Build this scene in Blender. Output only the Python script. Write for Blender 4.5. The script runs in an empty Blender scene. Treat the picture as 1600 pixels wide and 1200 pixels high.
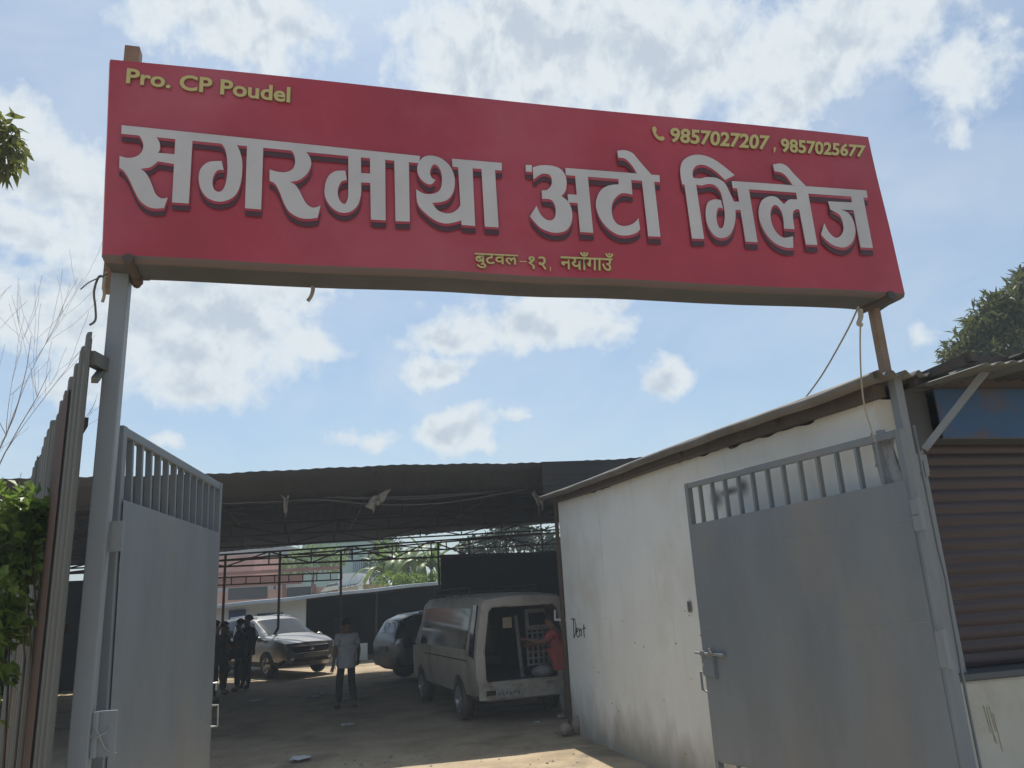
import bpy, bmesh, math, random
from mathutils import Vector, Matrix
from mathutils.geometry import tessellate_polygon
import numpy as np

R = math.radians
SC = bpy.context.scene
COL = SC.collection
random.seed(7)

# ------------------------------------------------------------------ camera
F, PITCH, ROLL, CH = 1200.0, R(15.3), R(3.1), 1.95
fw = Vector((0, math.cos(PITCH), math.sin(PITCH)))
_r0 = Vector((1, 0, 0)); _u0 = Vector((0, -math.sin(PITCH), math.cos(PITCH)))
rt = _r0 * math.cos(ROLL) - _u0 * math.sin(ROLL)
up = _u0 * math.cos(ROLL) + _r0 * math.sin(ROLL)
CP = Vector((0, 0, CH))
cd = bpy.data.cameras.new('camera')
cam = bpy.data.objects.new('camera', cd); COL.objects.link(cam)
m = Matrix.Identity(4)
for i in range(3):
    m[i][0], m[i][1], m[i][2], m[i][3] = rt[i], up[i], -fw[i], CP[i]
cam.matrix_world = m
cd.sensor_width = 36; cd.lens = 27; cd.clip_start = 0.05; cd.clip_end = 3000
SC.camera = cam

# measured points of the place: a sight line meets a known plane
def ray(x, y): return fw * F + rt * (x - 800) + up * (600 - y)
def atY(x, y, Y):
    d = ray(x, y); return CP + d * (Y / d.y)
def atZ(x, y, Z):
    d = ray(x, y); return CP + d * ((Z - CH) / d.z)
AY = R(15)
U = Vector((math.cos(AY), math.sin(AY), 0)); V = Vector((-math.sin(AY), math.cos(AY), 0))
ZU = Vector((0, 0, 1))
def W(u, v, z=0): return U * u + V * v + ZU * z
def atU(x, y, u):
    d = ray(x, y); return CP + d * (u / d.dot(U))
def atV(x, y, v):
    d = ray(x, y); return CP + d * (v / d.dot(V))
def onpl(x, y, p0, n):
    d = ray(x, y); return CP + d * ((p0 - CP).dot(n) / d.dot(n))

# ------------------------------------------------------------------ sun, sky, exposure
SUN_EL, SUN_AZ = R(68), R(-9)            # azimuth measured from +Y towards +X
sd = Vector((math.cos(SUN_EL) * math.sin(SUN_AZ), math.cos(SUN_EL) * math.cos(SUN_AZ), math.sin(SUN_EL)))
sl = bpy.data.lights.new('sun', 'SUN'); sl.energy = 4.2; sl.angle = R(0.55); sl.color = (1, .94, .84)
so = bpy.data.objects.new('sun', sl); COL.objects.link(so)
so.rotation_euler = (-sd).to_track_quat('-Z', 'Y').to_euler()
SC.view_settings.view_transform = 'Standard'; SC.view_settings.look = 'None'
SC.view_settings.gamma = 1; SC.view_settings.exposure = 0.40
SC.render.engine = 'CYCLES'
SC.cycles.max_bounces = 8; SC.cycles.diffuse_bounces = 5
SC.cycles.use_denoising = True

wd = bpy.data.worlds.new('World'); SC.world = wd; wd.use_nodes = True
nt = wd.node_tree; N = nt.nodes; L = nt.links; N.clear()
def nd(t, **k):
    n = N.new(t)
    for a, b in k.items(): setattr(n, a, b)
    return n
def mth(op, a, b=None, c=None, clamp=False):
    n = nd('ShaderNodeMath', operation=op, use_clamp=clamp)
    for i, s in enumerate((a, b, c)):
        if s is None: continue
        if isinstance(s, (int, float)): n.inputs[i].default_value = s
        else: L.new(s, n.inputs[i])
    return n.outputs[0]
out = nd('ShaderNodeOutputWorld')
sky = nd('ShaderNodeTexSky'); sky.sky_type = 'NISHITA'; sky.sun_disc = False
sky.sun_elevation = SUN_EL; sky.sun_rotation = SUN_AZ
sky.air_density = 1.0; sky.dust_density = 1.6; sky.ozone_density = 1.4
bg1 = nd('ShaderNodeBackground'); bg1.inputs[1].default_value = 0.10
skg = nd('ShaderNodeMixRGB', blend_type='MULTIPLY'); skg.inputs[0].default_value = 1
skg.inputs[2].default_value = (.84, .97, 1.0, 1)
L.new(sky.outputs[0], skg.inputs[1]); L.new(skg.outputs[0], bg1.inputs[0])
tc = nd('ShaderNodeTexCoord'); sp = nd('ShaderNodeSeparateXYZ'); L.new(tc.outputs['Generated'], sp.inputs[0])
az = mth('ARCTAN2', sp.outputs[0], sp.outputs[1]); el = mth('ARCSINE', sp.outputs[2])
cv = nd('ShaderNodeCombineXYZ'); L.new(az, cv.inputs[0]); L.new(el, cv.inputs[1])
def noise(vec, scale, detail, rough=.55, dist=0):
    n = nd('ShaderNodeTexNoise'); n.inputs['Scale'].default_value = scale; n.inputs['Detail'].default_value = detail
    n.inputs['Roughness'].default_value = rough; n.inputs['Distortion'].default_value = dist
    L.new(vec, n.inputs['Vector']); return n
def vm(op, a, b=None):
    n = nd('ShaderNodeVectorMath', operation=op)
    for i, s in enumerate((a, b)):
        if s is None: continue
        if isinstance(s, (tuple, list)): n.inputs[i].default_value = s
        else: L.new(s, n.inputs[i])
    return n.outputs['Value'] if op in ('LENGTH',) else n.outputs[0]
wn = noise(cv.outputs[0], 9, 5, .6)
wo = vm('MULTIPLY', vm('SUBTRACT', wn.outputs['Color'], (.5, .5, .5)), (.09, .07, 0))
pv = vm('ADD', cv.outputs[0], wo)
CLOUDS = [  # x, y, rx, ry, weight : where each cloud stands in the sky
 (390, 40, 165, 85, 1.1), (290, 25, 120, 60, .85), (470, 60, 70, 60, .9), (420, 85, 90, 40, .8),
 (0, 215, 80, 80, 1.05), (70, 265, 115, 75, 1.15), (125, 300, 85, 65, 1.05), (40, 350, 120, 50, .95), (70, 480, 180, 90, .95),
 (900, 70, 290, 130, 1.25), (730, 90, 140, 110, 1.1), (1050, 110, 170, 110, 1.15), (860, 155, 180, 65, 1.0), (780, 20, 150, 60, 1.0),
 (1290, 60, 200, 100, 1.05), (1230, 160, 130, 60, .95), (1410, 30, 130, 60, .9), (1500, 110, 80, 110, .75), (1530, 60, 50, 80, .6),
 (300, 500, 230, 125, 1.2), (210, 440, 120, 80, 1.1), (290, 590, 170, 60, .95), (480, 525, 70, 48, .95), (430, 460, 140, 45, .85), (390, 540, 110, 70, .9), (120, 600, 140, 45, .6),
 (820, 505, 215, 58, 1.05), (700, 525, 95, 42, 1.05), (900, 475, 170, 35, .8), (690, 577, 78, 37, 1.1), (960, 500, 110, 30, .7),
 (1038, 590, 50, 42, .95), (712, 675, 85, 47, 1.12), (580, 688, 80, 30, .75), (805, 650, 40, 18, .8),
 (250, 690, 38, 22, .7), (1432, 522, 45, 24, .6), (760, 690, 45, 22, .7)]
acc = None
def blob_field(pvec, dy=0.0):
    acc = None
    for (x, y, rx, ry, w) in CLOUDS:
        d = ray(x, y).normalized()
        a0, e0 = math.atan2(d.x, d.y), math.asin(d.z)
        k = 1 / 1200 * .93
        kx = k / max(.5, math.cos(e0))
        q = vm('MULTIPLY', vm('SUBTRACT', pvec, (a0, e0 + dy, 0)), (1 / (rx * kx), 1 / (ry * k), 0))
        f = mth('MULTIPLY', mth('SUBTRACT', 1.0, mth('MULTIPLY', vm('LENGTH', q), .8)), w)
        acc = f if acc is None else mth('SMOOTH_MAX', acc, f, .15)
    return acc
fld = blob_field(pv)
fb = noise(cv.outputs[0], 16, 8, .58, .3)
fb3 = noise(cv.outputs[0], 46, 8, .62, .2)
den = mth('ADD', mth('ADD', fld, mth('MULTIPLY', mth('SUBTRACT', fb.outputs['Fac'], .5), 1.35)), mth('MULTIPLY', mth('SUBTRACT', fb3.outputs['Fac'], .5), .55))
mr = nd('ShaderNodeMapRange', interpolation_type='SMOOTHSTEP'); L.new(den, mr.inputs[0])
mr.inputs[1].default_value = .06; mr.inputs[2].default_value = .70
# thin high veil
vn = noise(vm('MULTIPLY', cv.outputs[0], (1, 2.2, 1)), 3.2, 5, .6, .6)
veil = nd('ShaderNodeMapRange'); L.new(vn.outputs['Fac'], veil.inputs[0])
veil.inputs[1].default_value = .38; veil.inputs[2].default_value = .75; veil.inputs[3].default_value = .16; veil.inputs[4].default_value = .50
mask = mth('MAXIMUM', mth('MULTIPLY', mr.outputs[0], .96), veil.outputs[0], clamp=True)
# cloud brightness: bright rims and tops, greyer bellies
sn = noise(cv.outputs[0], 11, 6, .55, .2)
bel = nd('ShaderNodeMapRange', interpolation_type='SMOOTHSTEP')
fb4 = noise(vm('ADD', cv.outputs[0], (.004, .022, 0)), 16, 8, .58, .3)
rel = mth('MULTIPLY', mth('SUBTRACT', fb4.outputs['Fac'], fb.outputs['Fac']), 2.6)
L.new(mth('ADD', mth('ADD', den, rel), mth('MULTIPLY', mth('SUBTRACT', sn.outputs['Fac'], .5), 1.2)), bel.inputs[0])
bel.inputs[1].default_value = .55; bel.inputs[2].default_value = 1.3
cr = nd('ShaderNodeMixRGB'); L.new(bel.outputs[0], cr.inputs[0])
cr.inputs[1].default_value = (.60, .645, .67, 1); cr.inputs[2].default_value = (.42, .48, .545, 1)
bg2 = nd('ShaderNodeBackground'); bg2.inputs[1].default_value = 1.0; L.new(cr.outputs[0], bg2.inputs[0])
mx = nd('ShaderNodeMixShader'); L.new(mask, mx.inputs[0]); L.new(bg1.outputs[0], mx.inputs[1]); L.new(bg2.outputs[0], mx.inputs[2])
L.new(mx.outputs[0], out.inputs[0])
wd.cycles.sampling_method = 'MANUAL'; wd.cycles.sample_map_resolution = 1024

# ------------------------------------------------------------------ materials
def mat(name, c1, rough=.6, metal=0.0, c2=None, scale=4, lo=.4, hi=.65, bump=0.0, bscale=30, spec=.5, stretch=(1, 1, 1), c3=None, s3=1.5, lo3=.52, hi3=.7, trans=0, detail=6):
    M = bpy.data.materials.new(name); M.use_nodes = True
    t = M.node_tree; b = t.nodes['Principled BSDF']
    b.inputs['Base Color'].default_value = (*c1, 1); b.inputs['Roughness'].default_value = rough
    b.inputs['Metallic'].default_value = metal; b.inputs['Specular IOR Level'].default_value = spec
    co = t.nodes.new('ShaderNodeTexCoord'); mp = t.nodes.new('ShaderNodeMapping'); mp.inputs['Scale'].default_value = stretch
    t.links.new(co.outputs['Object'], mp.inputs[0])
    col = None
    def layer(prev, c, s, l, h):
        n = t.nodes.new('ShaderNodeTexNoise'); n.inputs['Scale'].default_value = s; n.inputs['Detail'].default_value = detail; n.inputs['Roughness'].default_value = .62
        t.links.new(mp.outputs[0], n.inputs['Vector'])
        r = t.nodes.new('ShaderNodeMapRange'); r.inputs[1].default_value = l; r.inputs[2].default_value = h
        t.links.new(n.outputs['Fac'], r.inputs[0])
        x = t.nodes.new('ShaderNodeMixRGB'); t.links.new(r.outputs[0], x.inputs[0])
        if prev is None: x.inputs[1].default_value = (*c1, 1)
        else: t.links.new(prev, x.inputs[1])
        x.inputs[2].default_value = (*c, 1); return x.outputs[0]
    if c2: col = layer(None, c2, scale, lo, hi)
    if c3: col = layer(col, c3, s3, lo3, hi3)
    if col: t.links.new(col, b.inputs['Base Color'])
    if bump:
        n = t.nodes.new('ShaderNodeTexNoise'); n.inputs['Scale'].default_value = bscale; n.inputs['Detail'].default_value = 6
        t.links.new(mp.outputs[0], n.inputs['Vector'])
        bp = t.nodes.new('ShaderNodeBump'); bp.inputs['Strength'].default_value = bump; bp.inputs['Distance'].default_value = .02
        t.links.new(n.outputs['Fac'], bp.inputs['Height']); t.links.new(bp.outputs[0], b.inputs['Normal'])
    if trans:
        tr = t.nodes.new('ShaderNodeBsdfTranslucent'); ms = t.nodes.new('ShaderNodeMixShader'); ms.inputs[0].default_value = trans
        if col: t.links.new(col, tr.inputs[0])
        else: tr.inputs[0].default_value = (*c1, 1)
        o = t.nodes['Material Output']
        t.links.new(b.outputs[0], ms.inputs[1]); t.links.new(tr.outputs[0], ms.inputs[2]); t.links.new(ms.outputs[0], o.inputs[0])
    return M

M = {}
M['stone'] = mat('stone', (.30, .25, .20), .9, 0, (.22, .18, .15), 9, bump=.5, bscale=25)
M['grey_paint'] = mat('grey_paint', (.18, .212, .24), .5, 0, (.148, .17, .188), 2.6, .35, .7, .18, 12, c3=(.22, .215, .205), s3=1.1, lo3=.48, hi3=.72, stretch=(1, 1, .35))
M['post_paint'] = mat('post_paint', (.215, .245, .275), .55, 0, (.18, .20, .215), 3, .4, .75, .1, 20, stretch=(1, 1, .3))
M['rusty_post'] = mat('rusty_post', (.20, .13, .085), .8, 0, (.25, .19, .14), 6, .4, .7, .2, 40)
M['red_flex'] = mat('red_flex', (.37, .033, .058), .5, 0, (.28, .024, .042), 1.3, .35, .7, .5, 3.2, c3=(.38, .075, .105), s3=.8, lo3=.45, hi3=.7)
M['edge_flex'] = mat('edge_flex', (.46, .10, .05), .55, 0, (.40, .06, .05), 3)  # orange tone: sunlight through the cloth's edges put into the colour
M['flex_back'] = mat('flex_back', (.085, .09, .095), .85, 0, (.065, .068, .072), 2, .4, .65, .3, 5)
M['hem'] = mat('hem', (.13, .105, .105), .85)
M['letter'] = mat('letter', (.51, .51, .525), .55, 0, (.43, .43, .45), 1.6)
M['letter_rim'] = mat('letter_rim', (.33, .06, .08), .6)
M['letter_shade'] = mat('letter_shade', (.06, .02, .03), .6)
M['yellow_ink'] = mat('yellow_ink', (.48, .42, .17), .6)
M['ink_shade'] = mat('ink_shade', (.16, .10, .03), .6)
M['plaster'] = None
M['rust_sheet'] = mat('rust_sheet', (.115, .125, .118), .8, .05, (.085, .09, .085), 3, .35, .7, .15, 30, stretch=(1, 1, .12), c3=(.19, .13, .09), s3=2.3, lo3=.56, hi3=.74)
M['rust_dark'] = mat('rust_dark', (.075, .040, .030), .85, 0, (.055, .040, .034), 5, .4, .7, .15, 30, stretch=(1, 1, .15))
M['grey_sheet'] = mat('grey_sheet', (.14, .15, .145), .75, .1, (.10, .108, .104), 3, .35, .7, .1, 30, stretch=(1, 1, .12))
M['old_roof'] = mat('old_roof', (.050, .042, .038), .85, .05, (.03, .027, .026), 1.6, .35, .7, .1, 12, c3=(.065, .058, .052), s3=.8, lo3=.5, hi3=.7)
M['shaded_roof'] = mat('shaded_roof', (.020, .026, .037), .85, 0, (.026, .03, .038), 1.2)  # near-black navy: deep shade under the shed roof put into the colour
M['eave_sheet'] = mat('eave_sheet', (.062, .06, .06), .85, .05, (.045, .042, .041), 1.4, .35, .7, .1, 12, c3=(.07, .062, .055), s3=.5)  # paler than the roof behind: lit front of the underside put into the colour
M['tin_roof'] = mat('tin_roof', (.165, .16, .15), .65, .25, (.12, .108, .09), 3, .4, .7)
M['wood'] = mat('wood', (.085, .066, .048), .85, 0, (.055, .042, .032), 6, .35, .7, .3, 40)
M['dark_steel'] = mat('dark_steel', (.05, .045, .042), .7, 0, (.075, .05, .038), 5)
M['red_steel'] = mat('red_steel', (.13, .05, .035), .75, 0, (.09, .045, .035), 6)
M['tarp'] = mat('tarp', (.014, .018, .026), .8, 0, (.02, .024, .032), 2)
M['shutter'] = mat('shutter', (.054, .038, .042), .45, .25, (.038, .028, .032), 4, .35, .7, .06, 30, stretch=(.4, .4, 6), c3=(.12, .125, .135), s3=2.5, lo3=.6, hi3=.8)
M['blue_sheet'] = mat('blue_sheet', (.045, .115, .25), .85, 0, (.035, .09, .20), 2.5, .35, .7, .08, 18, c3=(.13, .085, .06), s3=1.1, lo3=.5, hi3=.62)
M['dull_board'] = mat('dull_board', (.10, .108, .118), .75, 0, (.075, .08, .086), 3, .35, .7, .2, 18)
M['old_tin'] = mat('old_tin', (.075, .072, .07), .7, .2, (.055, .05, .044), 3)
M['galv'] = mat('galv', (.42, .43, .43), .35, .7, (.33, .33, .33), 8)
M['black'] = mat('black', (.012, .012, .014), .6)
M['rubber'] = mat('rubber', (.022, .022, .022), .85, 0, (.05, .045, .04), 8)
M['dusty_rubber'] = mat('dusty_rubber', (.05, .045, .04), .9, 0, (.13, .11, .085), 5)
M['glass'] = mat('glass', (.012, .016, .02), .08, 0, spec=.5)
M['van_paint'] = mat('van_paint', (.36, .335, .29), .4, 0, (.30, .275, .235), 2.4, .4, .7, .04, 8, c3=(.15, .132, .11), s3=1.2, lo3=.5, hi3=.75)
M['primer'] = mat('primer', (.36, .34, .30), .8, 0, (.22, .17, .13), 7, .45, .65, .15, 30)
M['van_inside'] = mat('van_inside', (.06, .062, .066), .85, 0, (.04, .042, .046), 4)
M['panel_white'] = mat('panel_white', (.24, .245, .24), .8, 0, (.16, .16, .155), 5)
M['card'] = mat('card', (.45, .40, .31), .8)
M['silver'] = mat('silver', (.36, .355, .345), .3, .6, (.32, .315, .305), 3)
M['grey_car'] = mat('grey_car', (.20, .205, .205), .32, .5, (.17, .17, .17), 3)
M['chrome'] = mat('chrome', (.6, .6, .6), .18, .95)
M['lamp'] = mat('lamp', (.75, .76, .77), .12, .2, spec=.9)
M['tail_lamp'] = mat('tail_lamp', (.22, .015, .012), .25)
M['plate'] = mat('plate', (.33, .33, .31), .7, 0, (.22, .21, .19), 12)
M['rim'] = mat('rim', (.36, .36, .36), .35, .7)
M['low_wall'] = mat('low_wall', (.80, .87, .88), .85, 0, (.72, .79, .80), 1.4, .4, .7, .1, 8)
M['blue_white'] = mat('blue_white', (.58, .70, .82), .5, 0, (.45, .58, .72), 3)
M['pink_wall'] = mat('pink_wall', (.50, .33, .28), .85, 0, (.44, .28, .24), 1.2)
M['red_band'] = mat('red_band', (.26, .13, .105), .85, 0, (.22, .11, .09), 2)
M['teal_wall'] = mat('teal_wall', (.30, .45, .43), .85, 0, (.25, .38, .37), 1)
M['grey_wall'] = mat('grey_wall', (.30, .31, .32), .85, 0, (.24, .25, .26), 1)
M['window_dark'] = mat('window_dark', (.03, .035, .045), .25)
M['blue_paint'] = mat('blue_paint', (.06, .10, .22), .5)
M['skin'] = mat('skin', (.16, .085, .055), .6)
M['hair'] = mat('hair', (.008, .007, .007), .6)
M['white_shirt'] = mat('white_shirt', (.36, .375, .40), .85, 0, (.30, .315, .34), 6, bump=.4, bscale=9)
M['dark_shirt'] = mat('dark_shirt', (.022, .024, .032), .9, 0, (.03, .03, .038), 6)
M['brown_shirt'] = mat('brown_shirt', (.045, .032, .028), .9)
M['blue_shirt'] = mat('blue_shirt', (.025, .035, .06), .9)
M['dark_trousers'] = mat('dark_trousers', (.022, .021, .022), .9, 0, (.032, .03, .03), 6)
M['grey_trousers'] = mat('grey_trousers', (.19, .175, .155), .9, 0, (.14, .125, .11), 5, bump=.4, bscale=10)
M['red_shirt'] = mat('red_shirt', (.30, .06, .055), .85, 0, (.24, .045, .04), 5, bump=.4, bscale=10)
M['pink_cloth'] = mat('pink_cloth', (.55, .22, .25), .85)
M['shoe'] = mat('shoe', (.03, .026, .024), .7)
M['rag'] = mat('rag', (.32, .30, .26), .9, 0, (.20, .18, .15), 14)
M['clear_plastic'] = mat('clear_plastic', (.36, .38, .39), .25, 0, (.24, .25, .26), 10, bump=.4, bscale=20)
M['rope'] = mat('rope', (.32, .29, .23), .9)
M['wire'] = mat('wire', (.10, .10, .10), .7)
M['stone'] = mat('stone', (.30, .24, .20), .9, 0, (.22, .18, .15), 9, bump=.5, bscale=25)
M['paper'] = mat('paper', (.60, .60, .58), .85)
M['plinth'] = mat('plinth', (.50, .50, .45), .9, 0, (.42, .42, .37), 2.2, .35, .7, .2, 25, c3=(.36, .34, .28), s3=1.6, lo3=.55, hi3=.75)
M['streak'] = mat('streak', (.40, .36, .27), .9, 0, (.47, .46, .41), 14)
M['spray'] = mat('spray', (.035, .035, .04), .8)
M['leaf_light'] = mat('leaf_light', (.20, .29, .055), .4, 0, (.12, .20, .035), 2.5, trans=.5)
M['leaf_mid'] = mat('leaf_mid', (.055, .095, .022), .5, 0, (.03, .055, .014), 2, trans=.3)
M['leaf_dark'] = mat('leaf_dark', (.032, .06, .018), .45, 0, (.02, .036, .012), 2, trans=.25)
M['leaf_olive'] = mat('leaf_olive', (.11, .125, .035), .45, 0, (.055, .072, .022), 5, trans=.4)
M['leaf_sprig'] = mat('leaf_sprig', (.16, .17, .04), .45, 0, (.09, .11, .03), 6, trans=.55)
M['leaf_banana'] = mat('leaf_banana', (.15, .22, .07), .4, 0, (.085, .15, .04), 3, trans=.45)
M['bark'] = mat('bark', (.11, .085, .065), .9, 0, (.07, .055, .042), 8, bump=.5, bscale=20)
M['twig'] = mat('twig', (.34, .27, .23), .9)
M['stalk'] = mat('stalk', (.13, .15, .06), .7)

def dirt_mat(name, base_col, dark, sc):  # the dirt's base tone and a darker one, mixed by noise
    Mx = mat(name, base_col, .95, 0, dark, sc, .38, .68, .5, 26, c3=tuple(x * .50 for x in base_col), s3=.7, lo3=.52, hi3=.64)
    return Mx
M['dirt'] = dirt_mat('dirt', (.43, .345, .235), (.30, .23, .15), 1.6)

def plaster_mat():
    """white lime plaster: damp dirty skirt, dribbles, scuffs"""
    Mx = mat('plaster', (.72, .75, .735), .9, 0, (.66, .685, .665), 1.3, .4, .72, .12, 22, c3=(.61, .61, .56), s3=.8, lo3=.54, hi3=.74)
    t = Mx.node_tree; b = t.nodes['Principled BSDF']
    prev = b.inputs['Base Color'].links[0].from_socket
    g = t.nodes.new('ShaderNodeNewGeometry'); s = t.nodes.new('ShaderNodeSeparateXYZ'); t.links.new(g.outputs['Position'], s.inputs[0])
    n = t.nodes.new('ShaderNodeTexNoise'); n.inputs['Scale'].default_value = 2.2; n.inputs['Detail'].default_value = 6
    mp = t.nodes.new('ShaderNodeMapping'); mp.inputs['Scale'].default_value = (1.2, 1.2, .8); t.links.new(g.outputs['Position'], mp.inputs[0]); t.links.new(mp.outputs[0], n.inputs['Vector'])
    a = t.nodes.new('ShaderNodeMath'); a.operation = 'MULTIPLY'; a.inputs[1].default_value = 1.1; t.links.new(n.outputs['Fac'], a.inputs[0])
    c = t.nodes.new('ShaderNodeMath'); c.operation = 'SUBTRACT'; t.links.new(a.outputs[0], c.inputs[0]); t.links.new(s.outputs[2], c.inputs[1])
    r = t.nodes.new('ShaderNodeMapRange'); r.inputs[1].default_value = -.05; r.inputs[2].default_value = .52; r.inputs[4].default_value = .72; t.links.new(c.outputs[0], r.inputs[0])
    x = t.nodes.new('ShaderNodeMixRGB'); t.links.new(r.outputs[0], x.inputs[0]); t.links.new(prev, x.inputs[1]); x.inputs[2].default_value = (.27, .225, .15, 1)
    # fine vertical dribbles
    n2 = t.nodes.new('ShaderNodeTexNoise'); n2.inputs['Scale'].default_value = 5; n2.inputs['Detail'].default_value = 3
    m2 = t.nodes.new('ShaderNodeMapping'); m2.inputs['Scale'].default_value = (1.8, 1.8, .22); t.links.new(g.outputs['Position'], m2.inputs[0]); t.links.new(m2.outputs[0], n2.inputs['Vector'])
    r2 = t.nodes.new('ShaderNodeMapRange'); r2.inputs[1].default_value = .6; r2.inputs[2].default_value = .74; r2.inputs[4].default_value = .16; t.links.new(n2.outputs['Fac'], r2.inputs[0])
    x2 = t.nodes.new('ShaderNodeMixRGB'); t.links.new(r2.outputs[0], x2.inputs[0]); t.links.new(x.outputs[0], x2.inputs[1]); x2.inputs[2].default_value = (.36, .33, .26, 1)
    # one soft smear of dark spray paint high on the side wall
    acc_ = None
    sn_ = t.nodes.new('ShaderNodeTexNoise'); sn_.inputs['Scale'].default_value = 7; sn_.inputs['Detail'].default_value = 5; t.links.new(g.outputs['Position'], sn_.inputs['Vector'])
    for (px_, py_, ru, rz_) in ((1119, 780, .17, .13), (1140, 768, .32, .055), (1160, 760, .15, .12)):
        c_ = atU(px_, py_, 3.72)
        sub_ = t.nodes.new('ShaderNodeVectorMath'); sub_.operation = 'SUBTRACT'; t.links.new(g.outputs['Position'], sub_.inputs[0]); sub_.inputs[1].default_value = c_
        ml = t.nodes.new('ShaderNodeVectorMath'); ml.operation = 'MULTIPLY'; t.links.new(sub_.outputs[0], ml.inputs[0]); ml.inputs[1].default_value = (1 / ru, 1 / ru, 1 / rz_)
        le = t.nodes.new('ShaderNodeVectorMath'); le.operation = 'LENGTH'; t.links.new(ml.outputs[0], le.inputs[0])
        ad = t.nodes.new('ShaderNodeMath'); ad.operation = 'ADD'; t.links.new(le.outputs['Value'], ad.inputs[0])
        n3 = t.nodes.new('ShaderNodeMath'); n3.operation = 'MULTIPLY'; n3.inputs[1].default_value = .6; t.links.new(sn_.outputs['Fac'], n3.inputs[0]); t.links.new(n3.outputs[0], ad.inputs[1])
        rr3 = t.nodes.new('ShaderNodeMapRange'); rr3.interpolation_type = 'SMOOTHSTEP'; rr3.inputs[1].default_value = .35; rr3.inputs[2].default_value = 1.35; rr3.inputs[3].default_value = .95; rr3.inputs[4].default_value = 0; t.links.new(ad.outputs[0], rr3.inputs[0])
        if acc_ is None: acc_ = rr3.outputs[0]
        else:
            mx_ = t.nodes.new('ShaderNodeMath'); mx_.operation = 'MAXIMUM'; t.links.new(acc_, mx_.inputs[0]); t.links.new(rr3.outputs[0], mx_.inputs[1]); acc_ = mx_.outputs[0]
    x3_ = t.nodes.new('ShaderNodeMixRGB'); t.links.new(acc_, x3_.inputs[0]); t.links.new(x2.outputs[0], x3_.inputs[1]); x3_.inputs[2].default_value = (.09, .09, .10, 1)
    t.links.new(x3_.outputs[0], b.inputs['Base Color'])
    return Mx
M['plaster'] = plaster_mat()

# ------------------------------------------------------------------ helpers
def tag(o, label=None, cat=None, group=None, kind=None):
    if label: o['label'] = label
    if cat: o['category'] = cat
    if group: o['group'] = group
    if kind: o['kind'] = kind
    return o
def thing(name, label, cat, loc=(0, 0, 0), group=None, rz=0):
    o = bpy.data.objects.new(name, None); COL.objects.link(o); o.location = loc; o.rotation_euler = (0, 0, rz)
    o.empty_display_size = .2
    return tag(o, label, cat, group)

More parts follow.
